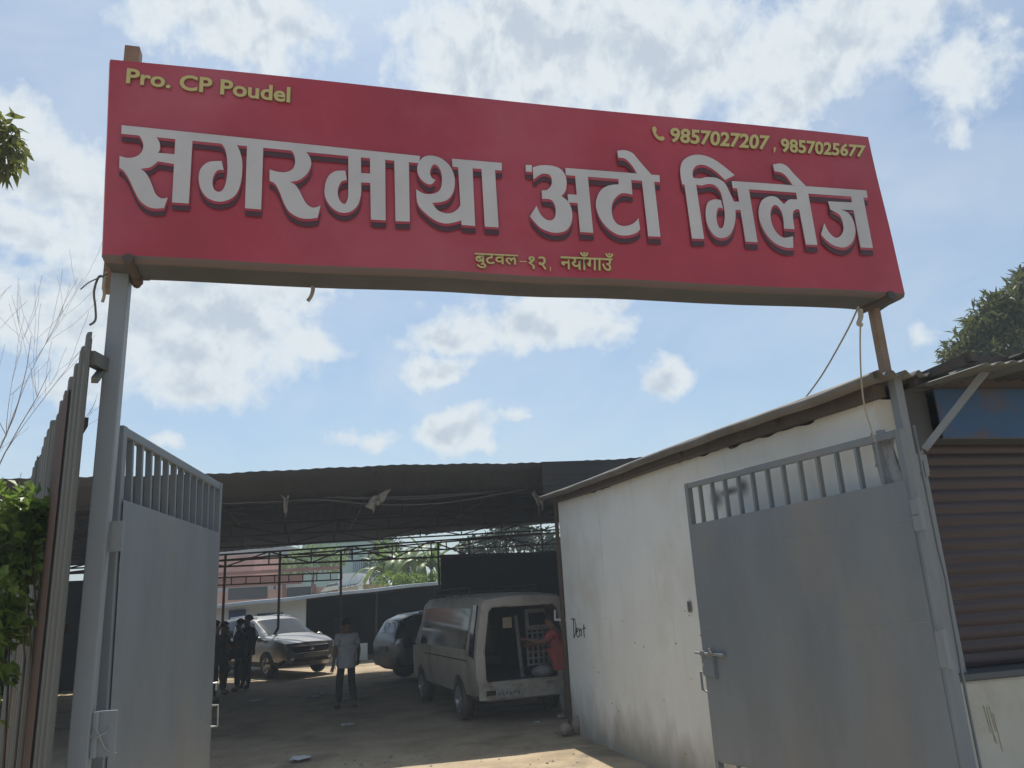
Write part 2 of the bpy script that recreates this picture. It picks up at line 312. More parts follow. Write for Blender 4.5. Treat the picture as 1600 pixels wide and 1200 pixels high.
class MB:
    """collects shapes in world (or the thing's own) coordinates, then links them as ONE mesh object"""
    def __init__(s): s.v = []; s.f = []
    def add(s, vs, fs):
        k = len(s.v); s.v += [Vector(p) for p in vs]; s.f += [tuple(i + k for i in f) for f in fs]; return s
    def hexa(s, b, t):
        return s.add(list(b) + list(t), [(3, 2, 1, 0), (4, 5, 6, 7), (0, 1, 5, 4), (1, 2, 6, 5), (2, 3, 7, 6), (3, 0, 4, 7)])
    def box(s, c, dx, dy, dz, X=U, Y=V, Z=ZU):
        c = Vector(c); a, b, e = X * (dx / 2), Y * (dy / 2), Z * (dz / 2)
        return s.hexa([c - a - b - e, c + a - b - e, c + a + b - e, c - a + b - e], [c - a - b + e, c + a - b + e, c + a + b + e, c - a + b + e])
    def bar(s, p, q, w, h=None, hint=ZU):
        p, q = Vector(p), Vector(q); d = (q - p).normalized(); h = h or w
        a = d.cross(hint)
        if a.length < .05: a = d.cross(V)
        a.normalize(); b = a.cross(d).normalized()
        a *= w / 2; b *= h / 2
        return s.hexa([p - a - b, p + a - b, p + a + b, p - a + b], [q - a - b, q + a - b, q + a + b, q - a + b])
    def tube(s, pts, r, n=8, close=True):
        pts = [Vector(p) for p in pts]; rs = r if isinstance(r, (list, tuple)) else [r] * len(pts)
        ref = None; rings = []
        for i, p in enumerate(pts):
            d = (pts[min(i + 1, len(pts) - 1)] - pts[max(i - 1, 0)]).normalized()
            if ref is None:
                ref = d.cross(Vector((.31, .2, .93)))
                if ref.length < .05: ref = d.cross(Vector((1, 0, 0)))
            a = (ref - d * ref.dot(d)).normalized(); ref = a; b = d.cross(a)
            rings.append([p + (a * math.cos(2 * math.pi * k / n) + b * math.sin(2 * math.pi * k / n)) * rs[i] for k in range(n)])
        vs = [p for rg in rings for p in rg]; fs = []
        for i in range(len(rings) - 1):
            for k in range(n):
                a, b = i * n + k, i * n + (k + 1) % n
                fs.append((a, b, b + n, a + n))
        if close:
            fs.append(tuple(range(n - 1, -1, -1))); o = (len(rings) - 1) * n; fs.append(tuple(o + k for k in range(n)))
        return s.add(vs, fs)
    def grid(s, P):
        nr, nc = len(P), len(P[0])
        return s.add([p for r in P for p in r], [(i * nc + j, i * nc + j + 1, (i + 1) * nc + j + 1, (i + 1) * nc + j) for i in range(nr - 1) for j in range(nc - 1)])
    def ball(s, c, rx, ry, rz, nu=12, nv=8, X=Vector((1, 0, 0)), Y=Vector((0, 1, 0)), Z=ZU, jit=0):
        c = Vector(c); P = []
        for i in range(nv + 1):
            t = math.pi * i / nv; P.append([])
            for j in range(nu + 1):
                f = 2 * math.pi * (j % nu) / nu
                k = 1 + (math.sin(3 * f + i) * math.cos(2 * t + j % nu) * jit)
                P[-1].append(c + X * (rx * math.sin(t) * math.cos(f) * k) + Y * (ry * math.sin(t) * math.sin(f) * k) - Z * (rz * math.cos(t) * k))
        return s.grid(P)
    def lathe(s, c, axis, prof, n=24):
        """prof: (radius, offset along axis)"""
        c = Vector(c); axis = Vector(axis).normalized(); a = axis.orthogonal().normalized(); b = axis.cross(a)
        P = [[c + axis * h + (a * math.cos(2 * math.pi * k / n) + b * math.sin(2 * math.pi * k / n)) * r for k in range(n + 1)] for r, h in prof]
        return s.grid(P)
    def obj(s, name, material, parent=None, smooth=False, thick=0, bevel=0, weld=False):
        me = bpy.data.meshes.new(name); 
        off = Vector((0, 0, 0))
        if parent is None and s.v:
            xs = [p.x for p in s.v]; ys = [p.y for p in s.v]; zs = [p.z for p in s.v]
            off = Vector(((min(xs) + max(xs)) / 2, (min(ys) + max(ys)) / 2, min(zs)))
        me.from_pydata([tuple(p - off) for p in s.v], [], s.f); me.update()
        o = bpy.data.objects.new(name, me); COL.objects.link(o); o.location = off
        if parent is not None:
            o.parent = parent
            if not parent.get('local'): o.matrix_parent_inverse = root_inv(parent)
        me.materials.append(M[material] if isinstance(material, str) else material)
        bm = bmesh.new(); bm.from_mesh(me)
        if weld: bmesh.ops.remove_doubles(bm, verts=bm.verts, dist=1e-5)
        bmesh.ops.recalc_face_normals(bm, faces=bm.faces); bm.to_mesh(me); bm.free()
        if smooth:
            for p in me.polygons: p.use_smooth = True
        if thick:
            md = o.modifiers.new('solid', 'SOLIDIFY'); md.thickness = thick; md.offset = 0
        if bevel:
            md = o.modifiers.new('bevel', 'BEVEL'); md.width = bevel; md.segments = 2; md.limit_method = 'ANGLE'
        return o
def root_inv(p):
    mw = Matrix.Identity(4); chain = []
    q = p
    while q is not None:
        chain.append(q); q = q.parent
    for q in reversed(chain):
        mw = mw @ q.matrix_parent_inverse @ (Matrix.Translation(q.location) @ q.rotation_euler.to_matrix().to_4x4())
    return mw.inverted()

def ev_mesh(o):
    dg = bpy.context.evaluated_depsgraph_get(); dg.update()
    return bpy.data.meshes.new_from_object(o.evaluated_get(dg))
def bake(o):
    me = ev_mesh(o); o.modifiers.clear(); o.data = me; return o
def cut(o, cutter):
    md = o.modifiers.new('cut', 'BOOLEAN'); md.operation = 'DIFFERENCE'; md.object = cutter; md.solver = 'EXACT'
    bpy.context.view_layer.update(); bake(o)
    bpy.data.objects.remove(cutter, do_unlink=True)
    return o

# ------------------------------------------------------------------ ground
g = MB()
def gh(x, y):
    d = math.hypot(x, y - 12)
    return .018 * math.sin(x * 1.3 + y * .7) * math.sin(y * .9 - x * .4) - .012
xs = [-400, -120, -45] + [-20 + i * .5 for i in range(81)] + [45, 120, 400]
ys = [-200, -60, -15] + [-4 + i * .5 for i in range(81)] + [60, 150, 600]
g.grid([[Vector((x, y, gh(x, y) if abs(x) < 21 and -5 < y < 37 else -.012)) for x in xs] for y in ys])
tag(g.obj('ground', 'dirt', smooth=True), kind='structure')

rg = random.Random(77); b = MB()
for k in range(900):
    u = rg.uniform(-7, 3.6); v = rg.uniform(8.2, 24) if k % 3 else rg.uniform(8.2, 12); r = rg.uniform(.006, .022) * (1.8 if rg.random() < .06 else 1); c = W(u, v, .0)
    c.z = gh(c.x, c.y) + r * .3
    top = [c + Vector((math.cos(a), math.sin(a), 0)) * r * rg.uniform(.7, 1.2) for a in (0, 1.25, 2.5, 3.8, 5.0)]
    ap = c + ZU * r * rg.uniform(.4, .8); b.add(top + [ap], [(i, (i + 1) % 5, 5) for i in range(5)])
tag(b.obj('gravel', 'stone'), kind='stuff')

# ------------------------------------------------------------------ the sign over the gate
S0 = Vector((-2.085, 3.63, 3.76)); S1 = Vector((2.66, 4.835, 3.76))
SD = (S1 - S0).normalized(); SN = Vector((SD.y, -SD.x, 0)); SBK = -SN           # SN faces the road
def onS(x, y, off=0.0):
    p0 = S0 + SN * off; return onpl(x, y, p0, SN)
sign = thing('signboard', 'long red shop signboard with white lettering spanning the two gate posts', 'sign', tuple((S0 + S1) / 2 - ZU * .1))
cTL, cTR, cBR, cBL = onS(172, 92), onS(1357, 214), onS(1415, 457), onS(160, 397)
def signP(s, t):   # s along, t from the top down; a slack cloth with slightly wavy edges
    s_, t_ = s, t
    p = (cTL.lerp(cTR, s)).lerp(cBL.lerp(cBR, s), t)
    e = min(s, 1 - s, t * .25, (1 - t) * .25)
    edge = max(0, 1 - e * 40)
    p = p + ZU * (.004 * math.sin(s * 23) * (t ** 4)) + ZU * (.006 * math.sin(s * 9) * (1 - t) ** 4)
    w = .005 * math.sin(s * 17 + t * 3) * math.sin(t * 5) * (1 if t > .05 else 0)
    return p + SBK * (.004 + abs(w))
b = MB(); P = [[signP(i / 80, j / 24) for i in range(81)] for j in range(25)]
b.grid(P); b.obj('face', 'red_flex', sign, smooth=True)
DEP = .25
for nm, pts in (('side_wrap', [P[j][0] for j in range(25)]), ('side_wrap', [P[j][-1] for j in range(25)])):
    sg = -1 if nm == 'side_wrap' and pts[0] == P[0][0] else 1
    b = MB(); b.grid([[p, p + SD * sg * .012 + SBK * .03, p + SBK * DEP] for p in pts]); b.obj(nm, 'edge_flex', sign, smooth=True)
b = MB(); b.grid([[P[0][i] , P[0][i] + ZU * .008 + SBK * .05, P[0][i] + SBK * DEP] for i in range(81)]); b.obj('top_wrap', 'edge_flex', sign, smooth=True)
# underside: turned-under hem, then the bare grey back of the cloth
b = MB(); b.grid([[P[24][i], P[24][i] - ZU * .022 + SBK * .012, P[24][i] - ZU * .026 + SBK * .05] for i in range(81)]); b.obj('hem', 'hem', sign, smooth=True)
b = MB(); b.grid([[P[24][i] - ZU * .0255 + SBK * .047, P[24][i] - ZU * (.015 + .01 * math.sin(i * .5)) + SBK * .16, P[24][i] - ZU * .03 + SBK * DEP] for i in range(81)])
b.obj('underside', 'flex_back', sign, smooth=True)
b = MB(); b.add([cTL + SBK * DEP, cTR + SBK * DEP, cBR + SBK * DEP, cBL + SBK * DEP], [(0, 1, 2, 3)]); b.obj('back_panel', 'flex_back', sign)
b = MB()
for t0 in (.03, .5, .985):
    b.bar(cTL.lerp(cBL, t0) + SBK * (DEP + .025), cTR.lerp(cBR, t0) + SBK * (DEP + .025), .04)
for s0 in (.03, .25, .5, .75, .97):
    b.bar(cTL.lerp(cTR, s0) + SBK * (DEP + .065), cBL.lerp(cBR, s0) + SBK * (DEP + .065), .035)
b.obj('back_frame', 'dark_steel', sign)
# the arms that carry the box
b = MB(); b.tube([atZ(200, 403, 3.735), atZ(214, 437, 3.73)], .026); b.ball(atZ(213, 437, 3.72), .032, .036, .045, jit=.15); b.obj('support_arm', 'dark_steel', sign)
b = MB(); b.tube([atZ(1394, 461, 3.735), atZ(1345, 484, 3.73)], .032); b.obj('support_arm', 'dark_steel', sign)

# --- lettering traced stroke by stroke on the sign's own plane
def smooth_poly(pts, n=5):
    """(x,y) smooth point, (x,y,1) corner"""
    N_ = len(pts); out_ = []
    for i in range(N_):
        p0, p1, p2, p3 = pts[i - 1], pts[i], pts[(i + 1) % N_], pts[(i + 2) % N_]
        c1, c2 = len(p1) > 2, len(p2) > 2
        if c1: p0 = p1
        if c2: p3 = p2
        for k in range(n):
            t = k / n; q = []
            for a in (0, 1):
                q.append(.5 * (2 * p1[a] + (p2[a] - p0[a]) * t + (2 * p0[a] - 5 * p1[a] + 4 * p2[a] - p3[a]) * t * t + (3 * p1[a] - p0[a] - 3 * p2[a] + p3[a]) * t ** 3))
            out_.append(tuple(q))
    return out_
def C(org, sc, pts): return [(org[0] + p[0] / sc, org[1] + p[1] / sc) + ((1,) if len(p) > 2 else ()) for p in pts]
def quad(*p): return [(x, y, 1) for x, y in p]
A1, A2, A3, A4 = ((140, 60), 4), ((480, 160), 4), ((780, 180), 5), ((1040, 180), 4)
WORD1 = [quad((190, 195.5), (656.3, 243.7), (655, 255), (189.6, 209)),
 C(*A1, [(300, 596, 1), (322, 625), (336, 665), (325, 710), (290, 738), (240, 747), (188, 735, 1), (185, 808, 1), (215, 830), (247, 880), (277, 945), (312, 1010), (360, 1050), (410, 1063), (465, 1060, 1), (488, 995, 1), (450, 1000), (415, 975), (395, 930), (375, 880), (350, 840), (318, 815, 1), (380, 805), (428, 768, 1), (428, 715, 1), (440, 690), (437, 650), (412, 610, 1)]),
 C(*A1, quad((424, 715), (545, 725), (540, 787), (424, 768))), C(*A1, quad((538, 590), (645, 600), (620, 1032), (515, 1025))),
 C(*A1, [(912, 655, 1), (935, 695), (953, 760), (953, 840), (940, 920), (910, 980), (860, 1012), (800, 1020), (735, 995), (695, 940), (682, 870), (697, 810), (745, 772), (825, 766, 1), (838, 822, 1), (800, 825), (775, 860), (768, 905), (782, 948), (815, 958), (842, 930), (857, 870), (862, 800), (855, 720), (838, 675), (810, 648, 1)]),
 C(*A1, quad((985, 650), (1086, 662), (1072, 1069), (971, 1061))),
 C(*A1, [(1240, 680, 1), (1275, 720), (1285, 770), (1270, 815), (1230, 835), (1180, 834), (1125, 820, 1), (1125, 890, 1), (1160, 910), (1190, 965), (1215, 1030), (1250, 1085), (1310, 1120), (1370, 1128), (1425, 1121, 1), (1443, 1045, 1), (1400, 1058), (1362, 1040), (1335, 1000), (1310, 950), (1285, 915), (1252, 897, 1), (1310, 885), (1360, 845), (1384, 790), (1378, 745), (1345, 700, 1)]),
 C(*A2, [(335, 330, 1), (337, 500), (335, 580), (312, 648), (262, 686), (200, 686), (147, 650), (113, 592), (110, 530), (130, 465), (175, 430), (238, 427, 1), (248, 485, 1), (215, 495), (195, 530), (191, 572), (206, 616), (233, 635), (250, 612), (257, 555), (257, 325, 1)]),
 C(*A2, quad((334, 442), (400, 445), (400, 503), (334, 500))), C(*A2, quad((392, 330), (487, 340), (490, 738), (398, 732))), C(*A2, quad((544, 345), (635, 353), (641, 745), (552, 742))),
 C(*A2, [(803, 485, 1), (775, 512), (738, 503), (703, 468), (687, 420), (700, 370), (735, 338), (790, 334), (850, 358), (900, 410), (922, 480), (915, 552), (885, 602), (840, 622), (782, 628, 1), (812, 670), (860, 692), (905, 690), (942, 665), (962, 635, 1), (966, 735, 1), (920, 750), (860, 757), (800, 738), (738, 692), (690, 632), (681, 543, 1), (730, 570), (790, 570), (830, 545), (843, 490), (835, 430), (810, 392), (785, 392), (768, 430), (778, 470)]),
 C(*A2, quad((905, 352), (1216, 378), (1216, 426), (908, 402))), C(*A2, quad((942, 380), (1032, 388), (1050, 772), (965, 766))), C(*A2, quad((1088, 390), (1172, 398), (1196, 781), (1110, 776)))]
WORD2 = [C(*A3, quad((207, 388), (255, 390), (255, 443), (207, 440))),
 C(*A3, [(262, 408, 1), (320, 392), (400, 393), (470, 415), (512, 460), (526, 520), (518, 590), (485, 632, 1), (530, 665), (561, 720), (571, 785), (560, 850), (520, 902), (450, 919), (380, 907), (310, 870), (240, 790, 1), (292, 708, 1), (320, 770), (358, 810), (400, 822), (433, 800), (442, 740), (427, 685), (395, 657), (335, 653, 1), (333, 588, 1), (375, 583), (405, 550), (412, 510), (400, 475), (370, 458), (325, 462), (268, 502, 1)]),
 C(*A3, quad((534, 618), (620, 622), (620, 686), (540, 682))), C(*A3, quad((517, 412), (1252, 469), (1256, 523), (520, 468))), C(*A3, quad((592, 455), (690, 462), (735, 919), (632, 912))),
 C(*A3, [(930, 480, 1), (1029, 490, 1), (1041, 620, 1), (960, 610), (905, 650), (879, 710), (885, 790), (917, 845), (970, 866), (1030, 855), (1072, 825), (1088, 803, 1), (1101, 890, 1), (1070, 920), (1000, 940), (920, 930), (842, 877), (785, 800), (756, 710), (765, 640), (800, 580), (860, 548), (934, 540, 1)]),
 C(*A3, quad((1113, 490), (1208, 500), (1260, 950), (1164, 946))),
 C(*A3, [(923, 278, 1), (980, 273), (1040, 295), (1085, 345), (1140, 410), (1195, 470, 1), (1080, 462, 1), (1050, 410), (1010, 362), (975, 337), (930, 332, 1)])]
WORD3 = [C(*A4, [(95, 390, 1), (92, 335), (107, 287), (150, 256), (210, 247), (280, 265), (350, 308), (432, 375, 1), (372, 405, 1), (330, 365), (288, 333), (240, 311), (200, 313), (175, 335), (168, 370), (178, 400, 1), (188, 440, 1), (104, 432, 1)]),
 C(*A4, quad((117, 425), (190, 430), (241, 773), (165, 771))),
 C(*A4, [(172, 392, 1), (215, 396), (260, 387), (320, 393), (370, 425), (402, 487), (428, 545), (437, 610), (430, 685), (400, 748), (350, 768), (300, 747), (262, 685), (250, 612), (262, 550), (300, 527), (345, 530, 1), (358, 583, 1), (332, 578), (318, 612), (322, 670), (340, 706), (362, 690), (370, 620), (360, 548), (343, 480), (310, 440), (270, 430), (225, 440, 1), (180, 432, 1)]),
 C(*A4, quad((400, 540), (470, 540), (478, 592), (428, 592))), C(*A4, quad((444, 440), (518, 448), (575, 794), (500, 790))), C(*A4, quad((412, 411), (1255, 470), (1263, 516), (420, 456))),
 C(*A4, [(798, 828, 1), (745, 826), (680, 797), (625, 737), (589, 660), (582, 590), (603, 532), (650, 507), (697, 515), (737, 553), (752, 543), (775, 527), (832, 527, 1), (838, 590, 1), (812, 590), (795, 618), (806, 712, 1), (740, 708, 1), (735, 640), (718, 590), (690, 562), (665, 575), (655, 620), (665, 680), (695, 735), (738, 765), (796, 756, 1)]),
 C(*A4, quad((812, 470), (889, 478), (949, 811), (877, 808))),
 C(*A4, [(671, 308, 1), (720, 302), (762, 322), (802, 367), (878, 444, 1), (793, 436, 1), (765, 396), (730, 362), (680, 349, 1)]),
 C(*A4, [(1014, 538, 1), (1182, 546, 1), (1190, 595, 1), (1095, 590, 1), (1140, 610), (1172, 655), (1186, 725), (1168, 790), (1120, 826), (1060, 817), (1010, 787), (971, 745, 1), (992, 675, 1), (1020, 730), (1060, 765), (1092, 755), (1111, 718), (1108, 670), (1085, 622), (1030, 590, 1)]),
 C(*A4, quad((1158, 505), (1235, 510), (1296, 830), (1219, 826)))]
def strokes(name, word, mt, off, dy=0.0, dx=0.0, grow=0.0):
    me = bpy.data.meshes.new(name); bm = bmesh.new(); inv = root_inv(sign)
    for k, st in enumerate(word):
        pts = smooth_poly(st) if any(len(p) == 2 for p in st) else [p[:2] for p in st]
        if grow:
            n_ = len(pts); ar = sum(pts[i - 1][0] * pts[i][1] - pts[i][0] * pts[i - 1][1] for i in range(n_)); sgn = 1 if ar > 0 else -1; q = []
            for i in range(n_):
                ax, ay = pts[i - 1]; cx, cy = pts[(i + 1) % n_]; tx, ty = cx - ax, cy - ay; l = math.hypot(tx, ty) or 1
                q.append((pts[i][0] + sgn * ty / l * grow, pts[i][1] - sgn * tx / l * grow))
            pts = q
        vs = [bm.verts.new(inv @ onS(x + dx, y + dy, off + k * .0001)) for x, y in pts]
        for tri in tessellate_polygon([[Vector((x, y, 0)) for x, y in pts]]):
            try: bm.faces.new([vs[i] for i in tri])
            except ValueError: pass
    bmesh.ops.recalc_face_normals(bm, faces=bm.faces[:])
    bm.to_mesh(me); bm.free()
    o = bpy.data.objects.new(name, me); COL.objects.link(o); o.parent = sign; me.materials.append(M[mt])
    return o
for w_ in (WORD1, WORD2, WORD3):
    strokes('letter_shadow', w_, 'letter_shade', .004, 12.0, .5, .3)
    strokes('letter_outline', w_, 'red_flex', .0062, 3.6, .2, .8)
    strokes('lettering', w_, 'letter', .0085)

def ink(name, s, q, mt, off=.006, bold=.02, dx=0, dy=0):
    """type set into a measured quad (TL, TR, BR, BL) of the sign's plane"""
    cu = bpy.data.curves.new(name, 'FONT'); cu.body = s; cu.fill_mode = 'BOTH'; cu.offset = bold; cu.resolution_u = 4; cu.extrude = 0
    t = bpy.data.objects.new(name, cu); COL.objects.link(t)
    me = ev_mesh(t); bpy.data.objects.remove(t, do_unlink=True)
    xs = [v.co.x for v in me.vertices]; ys = [v.co.y for v in me.vertices]
    x0, x1, y0, y1 = min(xs), max(xs), min(ys), max(ys); inv = root_inv(sign)
    TL, TR, BR, BL = [onS(a + dx, b_ + dy, off) for a, b_ in q]
    for v in me.vertices:
        s_ = (v.co.x - x0) / (x1 - x0); t_ = (y1 - v.co.y) / (y1 - y0)
        v.co = inv @ (TL.lerp(TR, s_)).lerp(BL.lerp(BR, s_), t_)
    o = bpy.data.objects.new(name, me); COL.objects.link(o); o.parent = sign
    me.materials.clear(); me.materials.append(M[mt]); return o
def K6(*p): return [(700 + x / 5.333, 380 + y / 5.333) for x, y in p]
INKS = [('Pro. CP Poudel', [(198.5, 106), (454, 136), (453, 160.5), (196.5, 130)], .025),
        ('9857027207', [(1047.5, 199), (1203, 212), (1200.5, 234.5), (1047, 222)], .03),
        ('9857025677', [(1219.5, 215.5), (1353, 227), (1351, 246), (1221, 237.5)], .03),
        ('बुटवल', K6((222, 80), (582, 98), (582, 212), (222, 206)), .012),
        ('१२', K6((670, 108), (820, 112), (820, 235), (670, 210)), .012),
        ('नयाँगाउँ', K6((938, 64), (1378, 84), (1378, 232), (938, 215)), .012)]
for s_, q, bd in INKS:
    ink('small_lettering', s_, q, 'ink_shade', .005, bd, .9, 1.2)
    ink('small_lettering', s_, q, 'yellow_ink', .007, bd)
for pl in (C((700, 380), 5.333, quad((598, 148), (656, 151), (656, 158), (598, 155))), C((700, 380), 5.333, quad((851, 197), (858, 197), (856, 234), (850, 234))),
           C(*A4, quad((676, 200), (690, 202), (686, 222), (676, 237)))):
    b = MB(); b.add([onS(p[0], p[1], .007) for p in pl], [(0, 1, 2, 3)]); b.obj('punctuation', 'yellow_ink', sign)
ph = smooth_poly(C(*A3, [(1198, 95), (1222, 92), (1230, 122), (1222, 133), (1240, 160), (1258, 170), (1275, 163), (1292, 180), (1284, 196), (1255, 196), (1222, 172), (1200, 130)]), 4)
b = MB(); b.add([onS(x, y, .007) for x, y in ph], [tuple(range(len(ph)))]); b.obj('phone_symbol', 'yellow_ink', sign)

# ------------------------------------------------------------------ gate posts
PL = Vector((-2.10, 3.87, 0))
pst = thing('gate_post', 'tall grey steel gate post on the left carrying the sign, brown at its top', 'post', tuple(PL), 'gate posts')
b = MB(); b.box(PL + ZU * 1.87, .088, .088, 3.8); b.obj('pole', 'post_paint', pst, bevel=.006)
b = MB(); b.box(atY(209, 78, 3.98) - ZU * .8, .085, .085, 1.6); b.obj('pole_head', 'rusty_post', pst, bevel=.006)
PR = W(3.77, 4.22)
pst = thing('gate_post', 'right hand gate post rising rusty brown above the tin roof', 'post', tuple(PR), 'gate posts')
b = MB(); b.box(W(3.755, 4.15, 1.60), .06, .07, 3.24); b.obj('pole', 'post_paint', pst, bevel=.006)
b = MB(); b.box(PR + U * -.01 + ZU * 3.5, .058, .058, .55); b.obj('pole_head', 'rusty_post', pst, bevel=.005)

# ------------------------------------------------------------------ gate leaves
def gate_leaf(label, hT, fT, hP, fP, hB, fB, nb, lower, front, extras):
    """hinge/free edge points at top rail, panel top and panel bottom"""
    d = (fT - hT); d.z = 0; d.normalize()
    root = thing('gate_leaf', label, 'gate', tuple((hB + fB) / 2), 'grey steel gate leaves')
    b = MB()
    zb = -.12 if not lower else .06
    hL, fL = Vector((hB.x, hB.y, hB.z - .22)), Vector((fB.x, fB.y, fB.z - .22))
    b.bar(hL, hT, .055, .05, d); b.bar(fL, fT, .055, .05, d)
    b.bar(hT - d * -.028 - ZU * .026, fT - d * .028 - ZU * .026, .046, .05)
    b.bar(hP + d * .028 - ZU * .02, fP - d * .028 - ZU * .02, .04, .04)
    b.bar(hB + d * .028, fB - d * .028, .04, .04); b.bar(hL + d * .028, fL - d * .028, .04, .04)
    mid = (hP + hB) / 2; b.bar(mid + d * .028, (fP + fB) / 2 - d * .028, .04, .036)
    b.obj('frame', 'grey_paint', root, bevel=.004)
    for k in range(1, nb + 1):
        s = k / (nb + 1); p = hP.lerp(fP, s); q = hT.lerp(fT, s)
        b = MB(); b.bar(p, q - ZU * .048, .034, .022, d); b.obj('bar', 'grey_paint', root)
    for k in range(1, 9):
        s = k / 9; p = hL.lerp(fL, s); q = hB.lerp(fB, s)
        b = MB(); b.bar(p + ZU * .02, q - ZU * .02, .03, .02, d); b.obj('lower_bar', 'grey_paint', root)
    n = front * .0
    b = MB()
    for k, (s0, s1) in enumerate(((0, .13), (.13, .46), (.46, 1.0)) if not lower else ((0, 1.0),)):
        off = front * (.030 + (.0012 if k == 1 else 0) + (.0 if k != 2 else .0006))
        pts = [hP.lerp(hB, s0), fP.lerp(fB, s0), fP.lerp(fB, s1 + .003), hP.lerp(hB, s1 + .003)]
        gr = []
        for j in range(9):
            row = []
            for i in range(13):
                s, t = i / 12, j / 8
                q = pts[0].lerp(pts[1], s).lerp(pts[3].lerp(pts[2], s), t) + off
                q = q + front * (.0018 * math.sin(3.1 * s + k * 2) * math.sin(math.pi * t) * math.sin(math.pi * s))
                row.append(q)
            gr.append(row)
        b.grid(gr)
    b.obj('panel', 'grey_paint', root)
    for s1 in (() if lower else (.13, .46)):
        b = MB(); b.tube([hP.lerp(hB, s1).lerp(fP.lerp(fB, s1), i / 24) + front * .031 + ZU * (.003 * math.sin(i * 2.3)) for i in range(25)], [.0025 + .0015 * math.sin(i * 1.7) for i in range(25)], 5); b.obj('weld_seam', 'post_paint', root)
    extras(root, d)
    return root

LY0, LY1 = 4.04, 5.86
def ex_left(root, d):
    fr = Vector((d.y, -d.x, 0)) 
    for (x, y, hh) in ((170, 838, .15), (158, 1146, .2)):
        b = MB(); c = atY(x + 6, y, 3.90); b.box(c, .10, .02, hh, fr, Vector((-fr.y, fr.x, 0))); b.tube([c - fr * .04 - ZU * hh / 2 + Vector((0, -.015, 0)), c - fr * .04 + ZU * hh / 2 + Vector((0, -.015, 0))], .018); b.obj('hinge', 'post_paint', root)
    b = MB(); e = atY(323, 1103, LY1) ; e2 = atY(322, 1136, LY1); o_ = fr * .075 + d * .01
    b.tube([e, e + o_, e2 + o_, e2], .008); b.obj('handle', 'galv', root)
    b = MB(); e = atY(324, 1068, LY1); b.tube([e - d * .06 + fr * .02, e + fr * .02, e + d * .01 + fr * .06, e + d * .01 + fr * .06 - ZU * .05], .009); b.obj('latch', 'galv', root)
dl = (atY(341, 755, LY1) - atY(190, 666, LY0)); dl.z = 0; dl.normalize()
gate_leaf('grey steel gate leaf swung inward beside the left post and fence', atY(189, 666, LY0), atY(341, 755, LY1), atY(184, 781, LY0), atY(338, 833, LY1),
          atY(150, 1305, LY0), atY(318, 1225, LY1), 12, True, Vector((dl.y, -dl.x, 0)), ex_left)
RH, RF = W(3.64, 4.06), W(3.40, 6.54)
def vpt(x, y, p):   # point on the vertical through p
    n = Vector((-p.x, -p.y, 0)).normalized(); q = onpl(x, y, p, n); return Vector((p.x, p.y, q.z))
dr = (RF - RH).normalized(); frn = Vector((-dr.y, dr.x, 0))
if frn.dot(-RH) < 0: frn = -frn
def ex_right(root, d):
    for (x, y, hh) in ((1424, 805, .2), (1468, 1012, .22)):
        c = vpt(x, y, RH) - dr * .05 + frn * .04
        b = MB(); b.box(c + ZU * .045, .06, .02, hh * .46, dr, frn); b.box(c - ZU * .055, .06, .024, hh * .46, dr, frn); b.tube([c - dr * .03 - ZU * hh / 2, c - dr * .03 + ZU * hh / 2], .016); b.obj('hinge', 'post_paint', root)
    b = MB(); e = vpt(1103, 1020, RF) + frn * .055; b.tube([e + d * .10, e - d * .34], .013); b.box(e - d * .14, .05, .03, .04, d, frn); b.box(e - d * .02, .05, .03, .04, d, frn); b.tube([e - d * .17, e - d * .17 + frn * .03 + ZU * .05], .008)
    b.obj('bolt', 'galv', root)
    e = vpt(1112, 1020, RF) + frn * .04; b = MB(); b.box(e - d * .07 - ZU * .09, .19, .012, .19, d, frn); b.box(e - d * .17 - ZU * .1, .016, .05, .2, d, frn); b.obj('lock_plate', 'grey_paint', root)
    b = MB(); e1, e2 = vpt(1106, 1050, RF) + frn * .02, vpt(1110, 1082, RF) + frn * .02; o_ = d * .07 + frn * .02; b.tube([e1, e1 + o_, e2 + o_ + ZU * .02, e2], .011); b.obj('handle', 'grey_paint', root)
    b = MB(); e = vpt(1100, 993, RF); b.tube([e - d * .02, e + d * .07], .008); b.obj('stop_pin', 'dark_steel', root)
    b = MB(); e = vpt(1106, 1038, RF) + d * .01 + frn * .03; b.ball(e, .022, .022, .022); b.obj('lock_ring', 'galv', root)
gate_leaf('grey steel gate leaf folded back against the white shop wall', vpt(1392, 672, RH), vpt(1075, 755, RF), vpt(1402, 752, RH), vpt(1085, 820, RF),
          vpt(1520, 1262, RH), vpt(1127, 1186, RF), 12, False, frn, ex_right)
# torn clear plastic caught behind the bars
b = MB()
c0 = vpt(1378, 735, RH) + dr * .12 - frn * .06
for k in range(3):
    P = [[c0 + dr * (.05 * k + .14 * s + .012 * math.sin(9 * s + 7 * t + k)) - ZU * (.5 * t - .22 - .04 * k) + frn * (-.02 + .02 * math.sin(11 * s + 6 * t + k * 2) - .012 * k) for s in [i / 8 * (1 - .4 * abs(j / 10 - .5)) for i in range(9)]] for j, t in [(j, j / 10) for j in range(11)]]
    b.grid(P)
tag(b.obj('plastic_sheet', 'clear_plastic', smooth=True), 'crumpled clear plastic caught behind the upper bars of the right gate leaf', 'plastic sheet')

# ------------------------------------------------------------------ the shop on the right
shop = thing('shop_building', 'white plastered shop with tin roof and brown shutter beside the gate', 'building', tuple(W(6, 8)))
WU = 3.72
def roofz(u, v): return 3.15 + .0258 * (v - 3.9) + .02 * (u - 3.5) + .008 * math.sin(v * 1.1)
def wall_top(v): return roofz(3.7, v) - .055
b = MB()
n = 160
